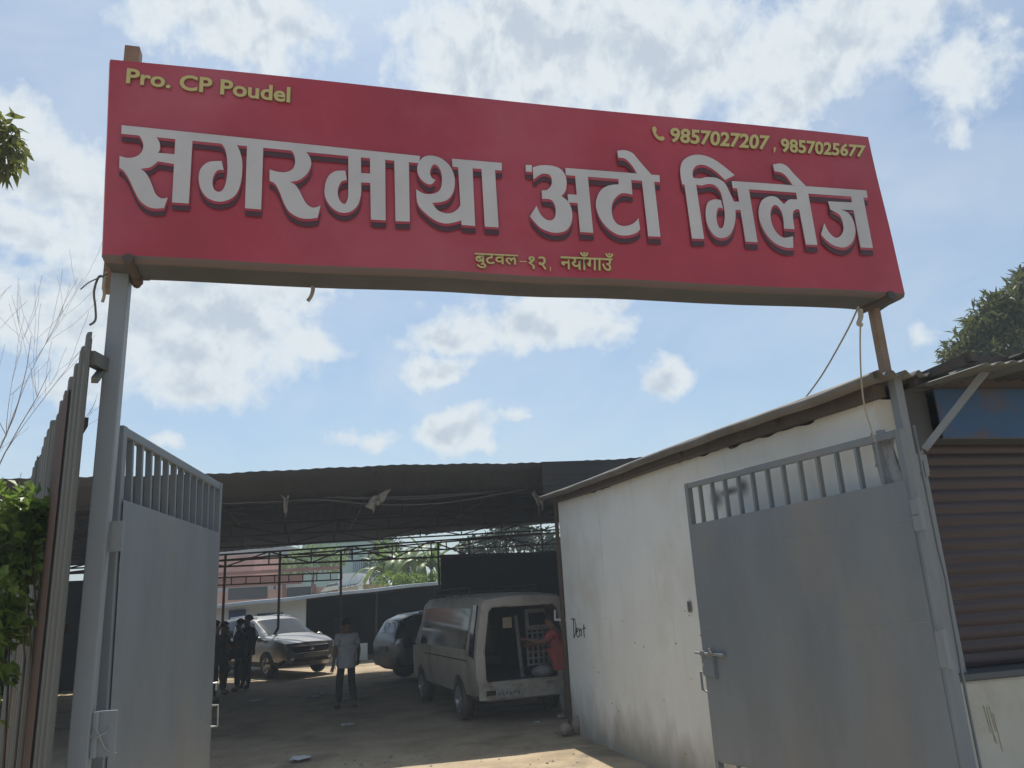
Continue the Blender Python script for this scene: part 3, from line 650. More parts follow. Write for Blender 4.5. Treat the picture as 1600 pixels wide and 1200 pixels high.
# side wall facing the yard with a ragged crumbling top edge, a real slab
def ztop(v): return wall_top(v) + .004 + .012 * math.sin(v * 17) * math.sin(v * 5.3) - .016 * max(0, math.sin(v * 2.1)) - .02 * (5.0 < v < 6.3)
vs_ = [4.34 + (11.5 - 4.34) * i / n for i in range(n + 1)]
b.grid([[W(WU, v, z) for v in vs_] for z in (-.1, .5, 1, 1.6, 2.2, 2.8)] + [[W(WU, v, ztop(v)) for v in vs_]])
b.grid([[W(WU, v, ztop(v)) for v in vs_], [W(WU + .18, v, ztop(v)) for v in vs_]])
b.add([W(WU, 11.5, -.1), W(WU + .18, 11.5, -.1), W(WU + .18, 11.5, ztop(11.5)), W(WU, 11.5, ztop(11.5))], [(0, 1, 2, 3)])
b.add([W(WU + .18, 11.5, -.1), W(8.6, 11.5, -.1), W(8.6, 11.5, 3.3), W(WU + .18, 11.5, 3.3)], [(0, 1, 2, 3)])
b.add([W(8.6, 11.5, -.1), W(8.6, 4.3, -.1), W(8.6, 4.3, 3.3), W(8.6, 11.5, 3.3)], [(0, 1, 2, 3)])
b.add([W(WU, 4.34, -.1), W(WU + .18, 4.34, -.1), W(WU + .18, 4.34, ztop(4.34)), W(WU, 4.34, ztop(4.34))], [(0, 1, 2, 3)])
b.obj('side_wall', 'plaster', shop)
b = MB(); b.bar(W(WU - .035, 11.53, -.1), W(WU - .035, 11.53, 3.34), .05); b.obj('corner_pole', 'wood', shop)
# wall plate and rafters under the verge
b = MB()
for v in [4.2 + .37 * i for i in range(20)]: b.bar(W(WU - .06, v, wall_top(v) + .035), W(WU - .06, v + .37, wall_top(v + .37) + .035), .10, .085)
for v in (5.3, 7.0, 8.6, 10.1): b.bar(W(WU - .16, v, wall_top(v) + .04), W(WU + .5, v + .02, wall_top(v) + .05), .06, .04)
b.obj('wall_plate', 'wood', shop)
# tin roof: corrugated sheets running front to back
def tin(u0, u1, v0, v1, zf, amp=.022, pitch=.105, du=.0131):
    nu = int((u1 - u0) / du) + 1
    P = []
    for v in [v0 + (v1 - v0) * i / 24 for i in range(25)]:
        P.append([W(u0 + (u1 - u0) * k / nu, v, zf(u0 + (u1 - u0) * k / nu, v) + amp * math.sin(2 * math.pi * (u1 - u0) * k / nu / pitch)) for k in range(nu + 1)])
    return P
b = MB(); b.grid(tin(3.5, 4.3, 4.02, 11.75, lambda u, v: roofz(u, v) + .055)); b.obj('roof_sheet', 'tin_roof', shop, smooth=True, thick=.003)
b = MB(); b.grid(tin(4.24, 8.8, 3.62, 11.75, lambda u, v: roofz(u, v) + .03 + (.03 if u < 4.5 else .0))); b.obj('roof_sheet', 'old_tin', shop, smooth=True, thick=.003)
b = MB(); b.grid(tin(3.86, 4.5, 3.55, 5.0, lambda u, v: roofz(u, v) - .02 + .09 * (u - 3.86), amp=.01)); b.obj('roof_sheet', 'grey_sheet', shop, smooth=True, thick=.003)
b = MB(); b.grid([[W(3.5 + du, v, roofz(3.5, v) + .055 + dz + .006 * math.sin(v * 5) * math.sin(v * 1.7)) for v in [4.02 + i * .129 for i in range(61)]] for du, dz in ((.03, .012), (-.012, .006), (-.02, -.012), (-.008, -.045), (.05, -.055))]); b.obj('verge_strip', 'tin_roof', shop, smooth=True)
# front: lintel beam, boards, brace
b = MB(); b.bar(W(3.9, 3.74, 3.20), W(8.8, 3.74, 3.29), .05, .06); b.bar(W(3.84, 4.1, 3.17), W(8.8, 4.1, 3.25), .06, .08)
for u in (3.95, 5.3, 6.8): b.bar(W(u, 3.68, 3.215 + .02 * (u - 3.7)), W(u, 4.5, 3.19 + .02 * (u - 3.7)), .05, .06)
b.obj('eave_beam', 'dark_steel', shop)
b = MB(); b.bar(W(3.86, 4.12, 2.72), W(4.16, 3.78, 3.19), .042, .04); b.obj('brace', 'post_paint', shop)
b = MB(); b.add([W(3.90, 4.30, 2.70), W(4.12, 4.30, 2.80), W(4.12, 4.30, 3.30), W(3.90, 4.30, 3.28)], [(0, 1, 2, 3)]); b.obj('gable_board', 'dull_board', shop, thick=.012)
b = MB(); b.add([W(4.12, 4.22, 2.82), W(8.6, 4.22, 2.83), W(8.6, 4.22, 3.25), W(4.12, 4.22, 3.2)], [(0, 1, 2, 3)]); b.obj('fascia_sheet', 'blue_sheet', shop, thick=.01)
b = MB(); b.add([W(4.12, 4.22, 2.815), W(8.6, 4.22, 2.825), W(8.6, 4.45, 2.825), W(4.12, 4.45, 2.815)], [(0, 1, 2, 3)]); b.obj('soffit', 'dull_board', shop, thick=.01)
# roller shutter with curved slats
P = []
z = 1.33
while z < 2.84:
    for k in range(6):
        a = k / 5; P.append((z + .078 * a, (.009 * math.sin(math.pi * a))))
    z += .084
b = MB(); b.grid([[W(u, 4.47 - d_ + .0 * u, zz) for u in [4.03 + i * .35 for i in range(14)]] for zz, d_ in P]); b.obj('roller_shutter', 'shutter', shop)
b = MB(); b.box(W(3.985, 4.37, 2.07), .10, .10, 1.5); b.box(W(4.05, 4.41, 2.06), .03, .06, 1.5); b.obj('shutter_guide', 'post_paint', shop, bevel=.004)
b = MB(); b.box(W(3.99, 4.31, 2.66), .09, .02, .12); b.box(W(4.0, 4.295, 2.62), .03, .02, .1); b.obj('guide_bracket', 'post_paint', shop)
b = MB(); b.hexa([W(3.86, 4.28, -.1), W(8.6, 4.28, -.1), W(8.6, 4.6, -.1), W(3.86, 4.6, -.1)], [W(3.86, 4.28, 1.28), W(8.6, 4.28, 1.28), W(8.6, 4.6, 1.28), W(3.86, 4.6, 1.28)]); b.obj('plinth_wall', 'plinth', shop, bevel=.02)
b = MB(); b.box(W(6.24, 4.42, 1.303), 4.76, .34, .04); b.obj('sill', 'dull_board', shop, bevel=.008)
b = MB(); pp = [W(3.885, 4.2, z) for z in (2.9, 2.5, 2.1, 1.9, 1.7, 1.2, .6, 0)]; pp = [p + U * ((.0, .0, .004, .018, .008, .0, .006, 0)[i]) for i, p in enumerate(pp)]; b.tube(pp, .009); b.obj('conduit', 'post_paint', shop)
b = MB(); b.box(atU(1077, 948, WU - .012), .055, .02, .11, V, U); b.obj('switch_box', 'galv', shop, bevel=.004)
b = MB(); b.box(atU(1077, 948, WU - .024), .035, .006, .08, V, U); b.obj('switch_box', 'dull_board', shop)
# hand sprayed word and smudges on the plaster
def scrawl(name, lines, r):
    b = MB()
    for ln in lines: b.tube([atU(x, y, WU - .003) for x, y in ln], r, 5)
    return b.obj(name, 'spray', shop)
def K7(*p): return [(820 + x / 5.22, 900 + y / 5.217) for x, y in p]
scrawl('graffiti', [K7((395, 345), (400, 420), (402, 508)), K7((380, 350), (405, 352), (418, 400), (416, 460), (402, 506)), K7((424, 455), (436, 445), (436, 425), (426, 425), (423, 470), (432, 500), (442, 492)),
                    K7((448, 430), (449, 492)), K7((449, 450), (458, 430), (464, 450), (465, 492)), K7((482, 395), (483, 460), (487, 500)), K7((472, 432), (494, 425))], .009)
rnd = random.Random(3)
b = MB()
for k in range(26):
    v = rnd.uniform(6.4, 11.2); z_ = rnd.uniform(.25, 1.7); r = rnd.uniform(.006, .018)
    p = W(WU - .002, v, z_); b.add([p + V * (r * math.cos(t)) + ZU * (r * .7 * math.sin(t)) for t in (0, 1.05, 2.1, 3.14, 4.2, 5.2)], [(0, 1, 2, 3, 4, 5)])
tag(b.obj('plaster_chips', 'stone', shop), kind='stuff')
b = MB()
for k, (du, dz, l_) in enumerate(((0, 0, .16), (.025, -.01, .2), (.05, -.005, .15), (.075, -.05, .22), (.035, -.12, .1))):
    b.bar(W(4.07 + du * .8, 4.2785, 1.13 + dz), W(4.085 + du * .8, 4.2785, 1.13 + dz - l_), .007, .002)
b.obj('rust_streak', 'streak', shop)

# ------------------------------------------------------------------ corrugated fence on the left
F0, F1 = Vector((-2.09, 3.62, 0)), Vector((-4.92, 7.68, 0))
fd = (F1 - F0).normalized(); fn = Vector((fd.y, -fd.x, 0))
if fn.dot(-F0) < 0: fn = -fn
fence = thing('corrugated_fence', 'tall rusty corrugated sheet fence running back from the left post', 'fence', tuple((F0 + F1) / 2))
FL = (F1 - F0).length; ns = 7; sw = FL / ns
for k in range(ns):
    s0 = k * sw; s1 = s0 + sw + .05; hgt = 3.27 + (.05 if k % 2 else 0) + (.06 if k == 0 else 0) + .02 * math.sin(k * 5)
    nu = 56; row = []
    for i in range(nu + 1):
        s = s0 + (s1 - s0) * i / nu; ph_ = (s / .27) % 1
        w = .017 * max(-1, min(1, 2.4 * math.sin(2 * math.pi * ph_)))
        row.append((F0 + fd * s + fn * (w + .004 * (k % 2)), s))
    b = MB(); b.grid([[p + ZU * zz for p, s in row] for zz in (-.1, 1.2, 2.4)] + [[p + ZU * (hgt + .012 * math.sin(s * 9)) for p, s in row]])
    b.obj('sheet', ('rust_sheet', 'grey_sheet', 'rust_sheet', 'grey_sheet', 'rust_sheet')[k % 5], fence, smooth=False, thick=.002)
b = MB(); s = .80
b.grid([[F0 + fd * (s + .80 * i / 4) + fn * (.021 + .004 * math.sin(i * .8)) + ZU * zz for i in range(5)] for zz in (-.1, 1, 2, 3.23)]); b.obj('rusty_strip', 'rust_dark', fence, thick=.002)
b = MB()
for zz in (.7, 1.9, 3.0): b.bar(F0 + fd * .6 - fn * .05 + ZU * zz, F1 - fn * .05 + ZU * zz, .05)
b.obj('rail', 'wood', fence)
b = MB(); b.bar(F0 + fd * .02 + fn * .0 + ZU * 3.20, PL + Vector((-.03, -.03, 3.22)), .05, .07); b.bar(F0 - fn * .03 + ZU * 3.08, PL + Vector((-.05, -.02, 3.2)), .03, .03); b.obj('bracket', 'rust_sheet', fence)

# ------------------------------------------------------------------ big open workshop shed
shed = thing('workshop_shed', 'wide low open workshop shed with shade-dark rusty roof behind the gate', 'shed', tuple(W(0, 18)))
def sroof(u, v): 
    s = (v - 11.9) / 13.4
    return 3.955 + .024 * u + .035 * math.sin(u * 1.1 + .6) * math.exp(-(v - 11.9) * .6) * .5 - .10 * math.exp(-((v - 13.4) / 1.2) ** 2) - .16 * s + .028 * u * s * (u > -9)
us = [-16 + i * .0475 * 1.0 for i in range(520)]
vv = [12.35, 12.8, 13.4, 14.5, 17, 20, 23, 25.3]
b = MB(); b.grid([[W(u, v + .05 * (int((u + 16) / .95) % 2) * (v < 12), sroof(u, v) + .006 * math.sin(2 * math.pi * u / .19) + .005 * math.sin(2 * math.pi * u / 1.05)) for u in us] for v in vv]); b.obj('roof', 'shaded_roof', shed, smooth=True, thick=.004)
b = MB(); b.grid([[W(u, v + .04 * (int((u + 16) / 2.1) % 2) * (v < 12), sroof(u, v) + dz + .006 * math.sin(2 * math.pi * u / .19) + .005 * math.sin(2 * math.pi * u / 1.05)) for u in us] for v, dz in ((11.9, 0), (12.15, -.11), (12.42, -.22), (12.66, -.33))]); b.obj('eave_sheet', 'eave_sheet', shed, smooth=True, thick=.004)
# front truss and the cables bundle on it
def truss(v, u0, u1, zt, zb, dia, mtl, step=1.0, r=.022, diag=True):
    b = MB()
    b.bar(W(u0, v, zt(u0)), W(u1, v, zt(u1)), r * 2); b.bar(W(u0, v, zb(u0)), W(u1, v, zb(u1)), r * 2)
    k = 0; u = u0
    while u < u1 - .05:
        u2 = min(u + step, u1); b.bar(W(u2, v, zb(u2)), W(u2, v, zt(u2)), r * 1.6)
        if diag:
            if k % 2: b.bar(W(u, v, zt(u)), W(u2, v, zb(u2)), r * 1.5)
            else: b.bar(W(u, v, zb(u)), W(u2, v, zt(u2)), r * 1.5)
        u = u2; k += 1
    return b.obj('truss', mtl, shed)
truss(12.7, -15, 8.4, lambda u: 3.62 + .022 * u, lambda u: 3.56 + .02 * u, 1, 'dark_steel', 1.2, .02, False)
for v in (15.8, 19.0, 22.2): truss(v, -15, 8.4, lambda u: 3.86 + .024 * u, lambda u: 3.60 + .02 * u, 1, 'dark_steel', 1.2, .02)
truss(25.2, -15, 8.6, lambda u: 3.64 + .03 * u, lambda u: 3.22 + .004 * u, 1, 'dark_steel', 1.25, .026)
truss(24.9, -15, 8.6, lambda u: 3.50 + .045 * u, lambda u: 3.40 + .012 * u, 1, 'red_steel', 1.6, .022)
# lengthwise purlins
b = MB()
for u in (-12, -9.4, -6.8, -4.2, -1.6, 1.0, 3.6, 6.2): b.bar(W(u, 12.0, 3.86 + .024 * u), W(u, 25.2, 3.88 + .024 * u), .05, .06)
b.obj('purlin', 'dark_steel', shed)
truss(25.5, -3.6, .95, lambda u: 2.90, lambda u: 2.68, 1, 'red_steel', .42, .02, False)
for (u, v, z) in ((-2.52, 25.3, 3.55), (-.93, 25.3, 3.6), (.91, 25.3, 3.6), (4.0, 25.3, 3.7), (-6.2, 25.3, 3.4), (8.4, 25.3, 3.9), (8.4, 18.5, 3.9), (-4.9, 12.7, 3.6), (-8.5, 12.7, 3.6), (6.6, 12.7, 3.9), (-12, 12.7, 3.5), (-12, 25.3, 3.4)):
    b = MB(); b.tube([W(u, v, -.1), W(u, v, z)], .04, 8); b.obj('post', 'red_steel' if v > 25 and u < 1 else 'dark_steel', shed)
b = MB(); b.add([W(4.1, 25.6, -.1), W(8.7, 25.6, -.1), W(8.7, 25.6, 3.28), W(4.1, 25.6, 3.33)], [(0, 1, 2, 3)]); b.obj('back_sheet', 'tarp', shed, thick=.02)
b = MB(); b.add([W(8.7, 11.9, -.1), W(8.7, 25.6, -.1), W(8.7, 25.6, 4.1), W(8.7, 11.9, 4.1)], [(0, 1, 2, 3)]); b.obj('side_sheet', 'old_roof', shed, thick=.02)
b = MB(); b.grid([[W(u, 11.86, z + .02 * u) for z in (3.42, 3.7, 3.93)] for u in [3.6 + i * .0475 for i in range(108)]]); b.grid([[W(u, 11.86 + .012 * math.sin(i * 2), z) for i, z in enumerate([3.5 + k * .06 for k in range(9)])] for u in (3.6, 5, 6.6, 8.7)]); b.obj('gable_sheet', 'old_roof', shed)
b = MB(); b.add([W(-9.2, 12.2, -.1), W(-9.2, 25.6, -.1), W(-9.2, 25.6, 3.6), W(-9.2, 12.2, 3.7)], [(0, 1, 2, 3)]); b.obj('side_sheet', 'old_roof', shed, thick=.02)  # unseen left wall, added to cut the light inside the shed
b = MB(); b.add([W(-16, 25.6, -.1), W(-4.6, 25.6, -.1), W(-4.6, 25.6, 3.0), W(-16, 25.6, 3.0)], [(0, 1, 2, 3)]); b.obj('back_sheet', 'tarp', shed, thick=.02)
# cables along the front truss
for k, (z0, sag) in enumerate(((3.60, .05), (3.63, .12), (3.58, .17))):
    b = MB(); pts = []
    for i in range(41):
        u = -6 + 9.6 * i / 40; seg = (i % 14) / 14
        pts.append(W(u, 12.62 - .01 * k, z0 + .02 * u - sag * math.sin(math.pi * (max(0, (u - 0) / 3.4) if u > 0 else seg)) * (1 if u > 0 else .15)))
    b.tube(pts, .012, 5); tag(b.obj('cable', 'wire'), 'dark electric cable sagging along the front beam of the shed', 'cable', 'cables along the shed beam')
# rags on the beam
def rag(label, x0, y0, w, h, seed, tilt=0):
    rr = random.Random(seed); c = atV(x0, y0, 12.55); k_ = 12.7 / 1200
    b = MB(); nI, nJ = 7, 8; ph1, ph2 = rr.uniform(0, 6), rr.uniform(0, 6)
    P = []
    for j in range(nJ + 1):
        t = j / nJ; row = []
        for i in range(nI + 1):
            s = i / nI - .5; ww = w * k_ * (1 - .5 * t + .25 * math.sin(5 * t + ph1)); 
            row.append(c + U * (s * ww + .05 * math.sin(4 * t + ph2)) - ZU * (t * h * k_ * (1 + .5 * math.sin(13 * s + ph2)) + .03 * math.sin(9 * s + ph1) - tilt * s) + V * (-.03 + .035 * math.sin(8 * s + 5 * t + ph2)))
        P.append(row)
    b.grid(P); return tag(b.obj('rag', 'rag', smooth=True, thick=.003), label, 'rag', 'rags on the shed beam')
rag('narrow pale rag hanging from the shed beam, left of the three', 444, 768, 11, 26, 1)
rag('widest pale rag with a torn tail on the shed beam', 588, 776, 34, 12, 2, .24)
rag('small grey rag on the shed beam close to the shop roof corner', 838, 768, 12, 26, 5)

# ------------------------------------------------------------------ low building across the yard
low = thing('low_workshop', 'long low white workshop with blue-white roof edge behind the silver car', 'building', tuple(W(0, 31)))
b = MB()
b.hexa([W(-14, 29, -.1), W(-.3, 29, -.1), W(-.3, 29.15, -.1), W(-14, 29.15, -.1)], [W(-14, 29, 1.75), W(-.3, 29, 2.2), W(-.3, 29.15, 2.2), W(-14, 29.15, 1.75)])
b.hexa([W(-.3, 29, -.1), W(-.15, 29, -.1), W(-.15, 33, -.1), W(-.3, 33, -.1)], [W(-.3, 29, 2.2), W(-.15, 29, 2.2), W(-.15, 33, 2.3), W(-.3, 33, 2.3)])
b.hexa([W(.4, 29.3, -.1), W(2.0, 29.3, -.1), W(2.0, 29.45, -.1), W(.4, 29.45, -.1)], [W(.4, 29.3, .55), W(2.0, 29.3, .55), W(2.0, 29.45, .55), W(.4, 29.45, .55)])
b.obj('wall', 'low_wall', low)
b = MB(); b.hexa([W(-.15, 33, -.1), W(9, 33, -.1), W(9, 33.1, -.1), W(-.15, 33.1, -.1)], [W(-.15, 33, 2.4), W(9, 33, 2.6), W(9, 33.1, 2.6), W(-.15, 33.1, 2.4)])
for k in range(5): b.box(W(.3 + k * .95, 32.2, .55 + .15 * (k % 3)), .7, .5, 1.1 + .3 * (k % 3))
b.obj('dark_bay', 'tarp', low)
def lz(u): return 2.2 + .054 * (u + .3)
b = MB(); b.hexa([W(-14.2, 28.6, lz(-14)), W(9, 28.6, lz(9)), W(9, 33.3, lz(9) - .1), W(-14.2, 33.3, lz(-14) - .1)], [W(-14.2, 28.6, lz(-14) + .05), W(9, 28.6, lz(9) + .05), W(9, 33.3, lz(9) - .05), W(-14.2, 33.3, lz(-14) - .05)])
b.obj('roof', 'old_roof', low)
b = MB(); b.grid([[W(u, v_ , lz(u) + z_ + .012 * math.sin(u * 2.3)) for v_, z_ in ((28.57, -.03), (28.55, .075), (29.0, .085))] for u in [-14.2 + i * .4 for i in range(59)]]); b.obj('roof_edge', 'blue_white', low, thick=.006)
b = MB(); b.box(W(-2.42, 28.98, .95), .55, .08, 1.95); b.obj('door', 'blue_paint', low)
b = MB(); b.box(W(-1.35, 28.98, 1.45), .85, .06, .62); b.obj('window', 'window_dark', low)
b = MB(); b.box(W(-1.2, 28.94, 1.42), .12, .04, .3); b.obj('window_paper', 'paper', low)
for u in (2.3, 4.6, 6.8):
    b = MB(); b.tube([W(u, 29.05, -.1), W(u, 29.05, lz(u))], .045); b.obj('post', 'dark_steel', low)

# ------------------------------------------------------------------ houses beyond
def bx(b, x0, y0, x1, y1, Yd, dep):
    """a block whose near face spans the measured rectangle at distance Yd"""
    p, q = atY(x0, y1, Yd), atY(x1, y0, Yd)
    x0_, x1_ = min(p.x, q.x), max(p.x, q.x); z0, z1 = min(p.z, q.z), max(p.z, q.z)
    b.hexa([Vector((x0_, Yd, z0)), Vector((x1_, Yd, z0)), Vector((x1_, Yd + dep, z0)), Vector((x0_, Yd + dep, z0))], [Vector((x0_, Yd, z1)), Vector((x1_, Yd, z1)), Vector((x1_, Yd + dep, z1)), Vector((x0_, Yd + dep, z1))])
Yp = 44
hs = thing('pink_house', 'pink flat roofed house with red parapet band beyond the low workshop', 'house', (-14, 47, 0))
b = MB(); bx(b, 140, 912, 592, 1000, Yp, 6); bx(b, 140, 866, 398, 912, Yp + 2, 5); b.obj('wall', 'pink_wall', hs)
b = MB(); bx(b, 130, 889, 532, 906, Yp - .5, .45); bx(b, 134, 912, 470, 916, Yp - .3, .28); b.obj('parapet_band', 'red_band', hs)
for (x0, x1) in ((356, 418), (448, 486)):
    b = MB(); bx(b, x0, 916, x1, 938, Yp - .04, .03); b.obj('window', 'window_dark', hs)
for x in (440, 487, 530):
    b = MB(); bx(b, x, 912, x + 6, 960, Yp - .12, .1); b.obj('pilaster', 'red_band', hs)
hs = thing('grey_house', 'small grey tin roofed outhouse right of the pink house', 'house', (-9, 42, 0))
b = MB(); bx(b, 528, 895, 560, 985, 42.6, 3); b.obj('wall', 'low_wall', hs)
b = MB(); p0, p1 = atY(500, 926, 42), atY(568, 914, 42); b.grid([[Vector((p0.x + (p1.x - p0.x) * i / 40, 42 + 2 * j, p0.z + (p1.z - p0.z) * i / 40 + .5 * j + .03 * math.sin(i * 2.5))) for i in range(41)] for j in (0, 1)]); b.obj('roof', 'grey_sheet', hs, thick=.02)
hs = thing('teal_house', 'pale teal two storey house with a railed balcony behind the trees', 'house', (-13, 66, 0))
b = MB(); bx(b, 470, 846, 572, 1000, 66, 8); b.obj('wall', 'teal_wall', hs)
b = MB(); bx(b, 462, 838, 580, 847, 65.6, 9); b.obj('roof_slab', 'grey_wall', hs)
b = MB()
for x in range(552, 576, 3): bx(b, x, 877, x + 1.3, 890, 65.2, .1)
bx(b, 551, 875.5, 576, 877, 65.2, .1); bx(b, 551, 890, 576, 893, 65.1, .8); b.obj('balcony_rail', 'blue_paint', hs)
for (x0, x1) in ((482, 496), (506, 520), (540, 550)):
    b = MB(); bx(b, x0, 856, x1, 872, 65.95, .04); b.obj('window', 'window_dark', hs)
hs = thing('far_grey_house', 'grey concrete house showing between pink house and green trees', 'house', (-22, 70, 0))
b = MB(); bx(b, 300, 852, 446, 1000, 72, 8); b.obj('wall', 'grey_wall', hs)
b = MB(); bx(b, 396, 868, 420, 876, 71.9, .1); bx(b, 428, 866, 444, 874, 71.9, .1); b.obj('window', 'window_dark', hs)

# ------------------------------------------------------------------ trees and plants
def leaf_mesh(b, p, d, nrm, ln, wd):
    d = d.normalized(); s = d.cross(nrm)
    if s.length < .05: s = d.cross(Vector((.3, .8, .5)))
    s.normalize(); n2 = s.cross(d)
    b.add([p, p + d * ln * .45 + s * wd / 2 + n2 * wd * .12, p + d * ln - n2 * ln * .12, p + d * ln * .45 - s * wd / 2 + n2 * wd * .12], [(0, 1, 2), (0, 2, 3)])
def rdir(rr): 
    z = rr.uniform(-1, 1); a = rr.uniform(0, 6.283); q = math.sqrt(1 - z * z); return Vector((q * math.cos(a), q * math.sin(a), z))
def crown(b, blobs, nper, ln, wd, rr, droop=.4, clump=7, shell=.45):
    for (c, r) in blobs:
        c = Vector(c); rad = Vector(r) if isinstance(r, (tuple, list, Vector)) else Vector((r, r, r))
        for k in range(nper):
            d = rdir(rr); f = shell + (1 - shell) * rr.random() ** .6
            f *= 1 + .16 * math.sin(5 * d.x + 3 * d.z + c.x * 7) * math.sin(4 * d.y + c.z * 5)
            q = c + Vector((d.x * rad.x, d.y * rad.y, d.z * rad.z)) * f
            for j in range(clump):
                e = (d * .7 + rdir(rr) * .9); e.z -= droop * rr.random()
                leaf_mesh(b, q + rdir(rr) * ln * .5, e, rdir(rr) * .7 + ZU, ln * rr.uniform(.7, 1.25), wd * rr.uniform(.7, 1.2))
def limbs(b, base, tips, r0, rr, seg=6):
    base = Vector(base)
    for t in tips:
        t = Vector(t); pts = []; rs = []
        for i in range(seg + 1):
            s = i / seg; p = base.lerp(t, s) + rdir(rr) * .06 * (t - base).length * math.sin(math.pi * s) * .5
            pts.append(p); rs.append(r0 * (1 - .85 * s))
        b.tube(pts, rs, 6)
def tree(name, label, base, fork, blobs, nper, ln, wd, mt, r0, seed, group=None, **kw):
    rr = random.Random(seed); t = thing(name, label, 'tree', tuple(base), group)
    b = MB(); base = Vector(base); fork = Vector(fork)
    b.tube([base - ZU * .1, base.lerp(fork, .35) + rdir(rr) * .1, base.lerp(fork, .7) + rdir(rr) * .1, fork], [r0 * 1.25, r0, r0 * .85, r0 * .7], 9)
    limbs(b, fork, [Vector(c) for c, r in blobs], r0 * .5, rr); b.obj('trunk', 'bark', t, smooth=True)
    b = MB(); crown(b, blobs, nper, ln, wd, rr, **kw); b.obj('crown', mt, t)
    return t
def P3(x, y, Y): return atY(x, y, Y)
# mango tree behind the shop
Yr = 17
bl = [(P3(1556, 540, Yr), (.95, 1.0, .7)), (P3(1600, 500, Yr), (1.0, 1.1, .9)), (P3(1520, 562, Yr), (.45, .8, .4)), (P3(1660, 470, Yr + .5), (1.2, 1.2, 1.0)), (P3(1575, 590, Yr), (1.2, 1, .7)), (P3(1680, 560, Yr), (1.4, 1.2, 1.0)),
      (P3(1618, 448, Yr), (.45, .5, .45)), (P3(1560, 496, Yr), (.5, .6, .4)), (P3(1760, 500, Yr), (1.2, 1.2, 1.2))]
tree('mango_tree', 'dark green mango tree rising behind the tin roofed shop', (Yr * .76, Yr + .3, 0), (Yr * .76, Yr + .3, 4.6), bl, 150, .27, .075, 'leaf_olive', .22, 4, droop=.6, clump=7)
# branch tip reaching into the frame at the upper left, its tree standing outside
Yl = 5.5
tip = P3(22, 228, Yl)
bl = [(tip, (.10, .13, .12)), (P3(8, 205, Yl), (.09, .13, .09)), (P3(-30, 215, Yl), (.22, .25, .2)), (P3(2, 255, Yl), (.05, .1, .06)), (P3(-140, 190, Yl + .4), (.3, .3, .25)), (P3(-330, 100, Yl + 1.2), (.8, .7, .6)), (P3(-420, 330, Yl + 1.4), (.8, .7, .6))]
tree('broadleaf_tree', 'leafy branch tip of a tree reaching in at the upper left', (-6.6, 6.0, 0), (-6.4, 5.9, 4.2), bl, 12, .12, .05, 'leaf_sprig', .14, 8, droop=1.2, clump=5, shell=.2)
# creeper bush outside the fence
rr = random.Random(12); t = thing('creeper_bush', 'bright green creeper bush against the outside of the rusty fence', 'bush', tuple(P3(10, 1000, 4.7).xy) + (0,))
bl = [(P3(18, 800, 4.7), (.20, .25, .16)), (P3(-20, 830, 4.7), (.3, .3, .3)), (P3(42, 812, 4.7), (.10, .12, .09)), (P3(15, 860, 4.7), (.20, .25, .22)), (P3(0, 930, 4.7), (.17, .25, .3)), (P3(-60, 900, 4.7), (.4, .4, .5)), (P3(-15, 1020, 4.7), (.15, .2, .35)), (P3(-80, 1050, 4.7), (.4, .4, .6)), (P3(35, 850, 4.7), (.13, .13, .14))]
b = MB(); crown(b, bl, 60, .08, .06, rr, droop=.8, clump=4, shell=.25); b.obj('foliage', 'leaf_light', t)
b = MB()
for k in range(9):
    p = P3(-60 + k * 12, 1300, 4.7); q = P3(-40 + k * 11, 800 + 20 * (k % 3), 4.7); b.tube([p, p.lerp(q, .5) + rdir(rr) * .08, q], [.008, .006, .004], 5)
b.obj('stem', 'bark', t)
# bare tree beyond the fence
t = thing('bare_tree', 'leafless pale twiggy tree beyond the rusty fence at left', 'tree', (-9.2, 11, 0))
rr = random.Random(21); b = MB(); Yb = 11
base = P3(-90, 900, Yb)
b.tube([Vector((base.x, base.y, -.1)), base.lerp(Vector((base.x, base.y, 0)), .5), base], [.12, .1, .07], 8); 
tw = MB()
def grow(p, d, ln, r, lev):
    pts = [p]; rs = [r]; q = p; n_ = 7
    for i in range(n_):
        d = (d + rdir(rr) * .10 + ZU * .05).normalized(); q = q + d * ln / n_; pts.append(q); rs.append(max(.0022, r * (1 - .8 * (i + 1) / n_)))
    tw.tube(pts, rs, 5)
    if lev > 0:
        for k in range(4 if lev > 1 else 5):
            i = rr.randint(2, n_); grow(pts[i], (d + rdir(rr) * .75 + Vector((.05, 0, .25))).normalized(), ln * rr.uniform(.35, .6), rs[i] * .6, lev - 1)
for (x, y) in ((15, 535), (50, 530), (80, 575), (-20, 560), (60, 715), (-100, 520)):
    e = P3(x, y, Yb + rr.uniform(-.5, .5)); d = (e - base); grow(base, d.normalized(), d.length, .017, 2)
b.obj('trunk', 'bark', t, smooth=True); tw.obj('twigs', 'twig', t)
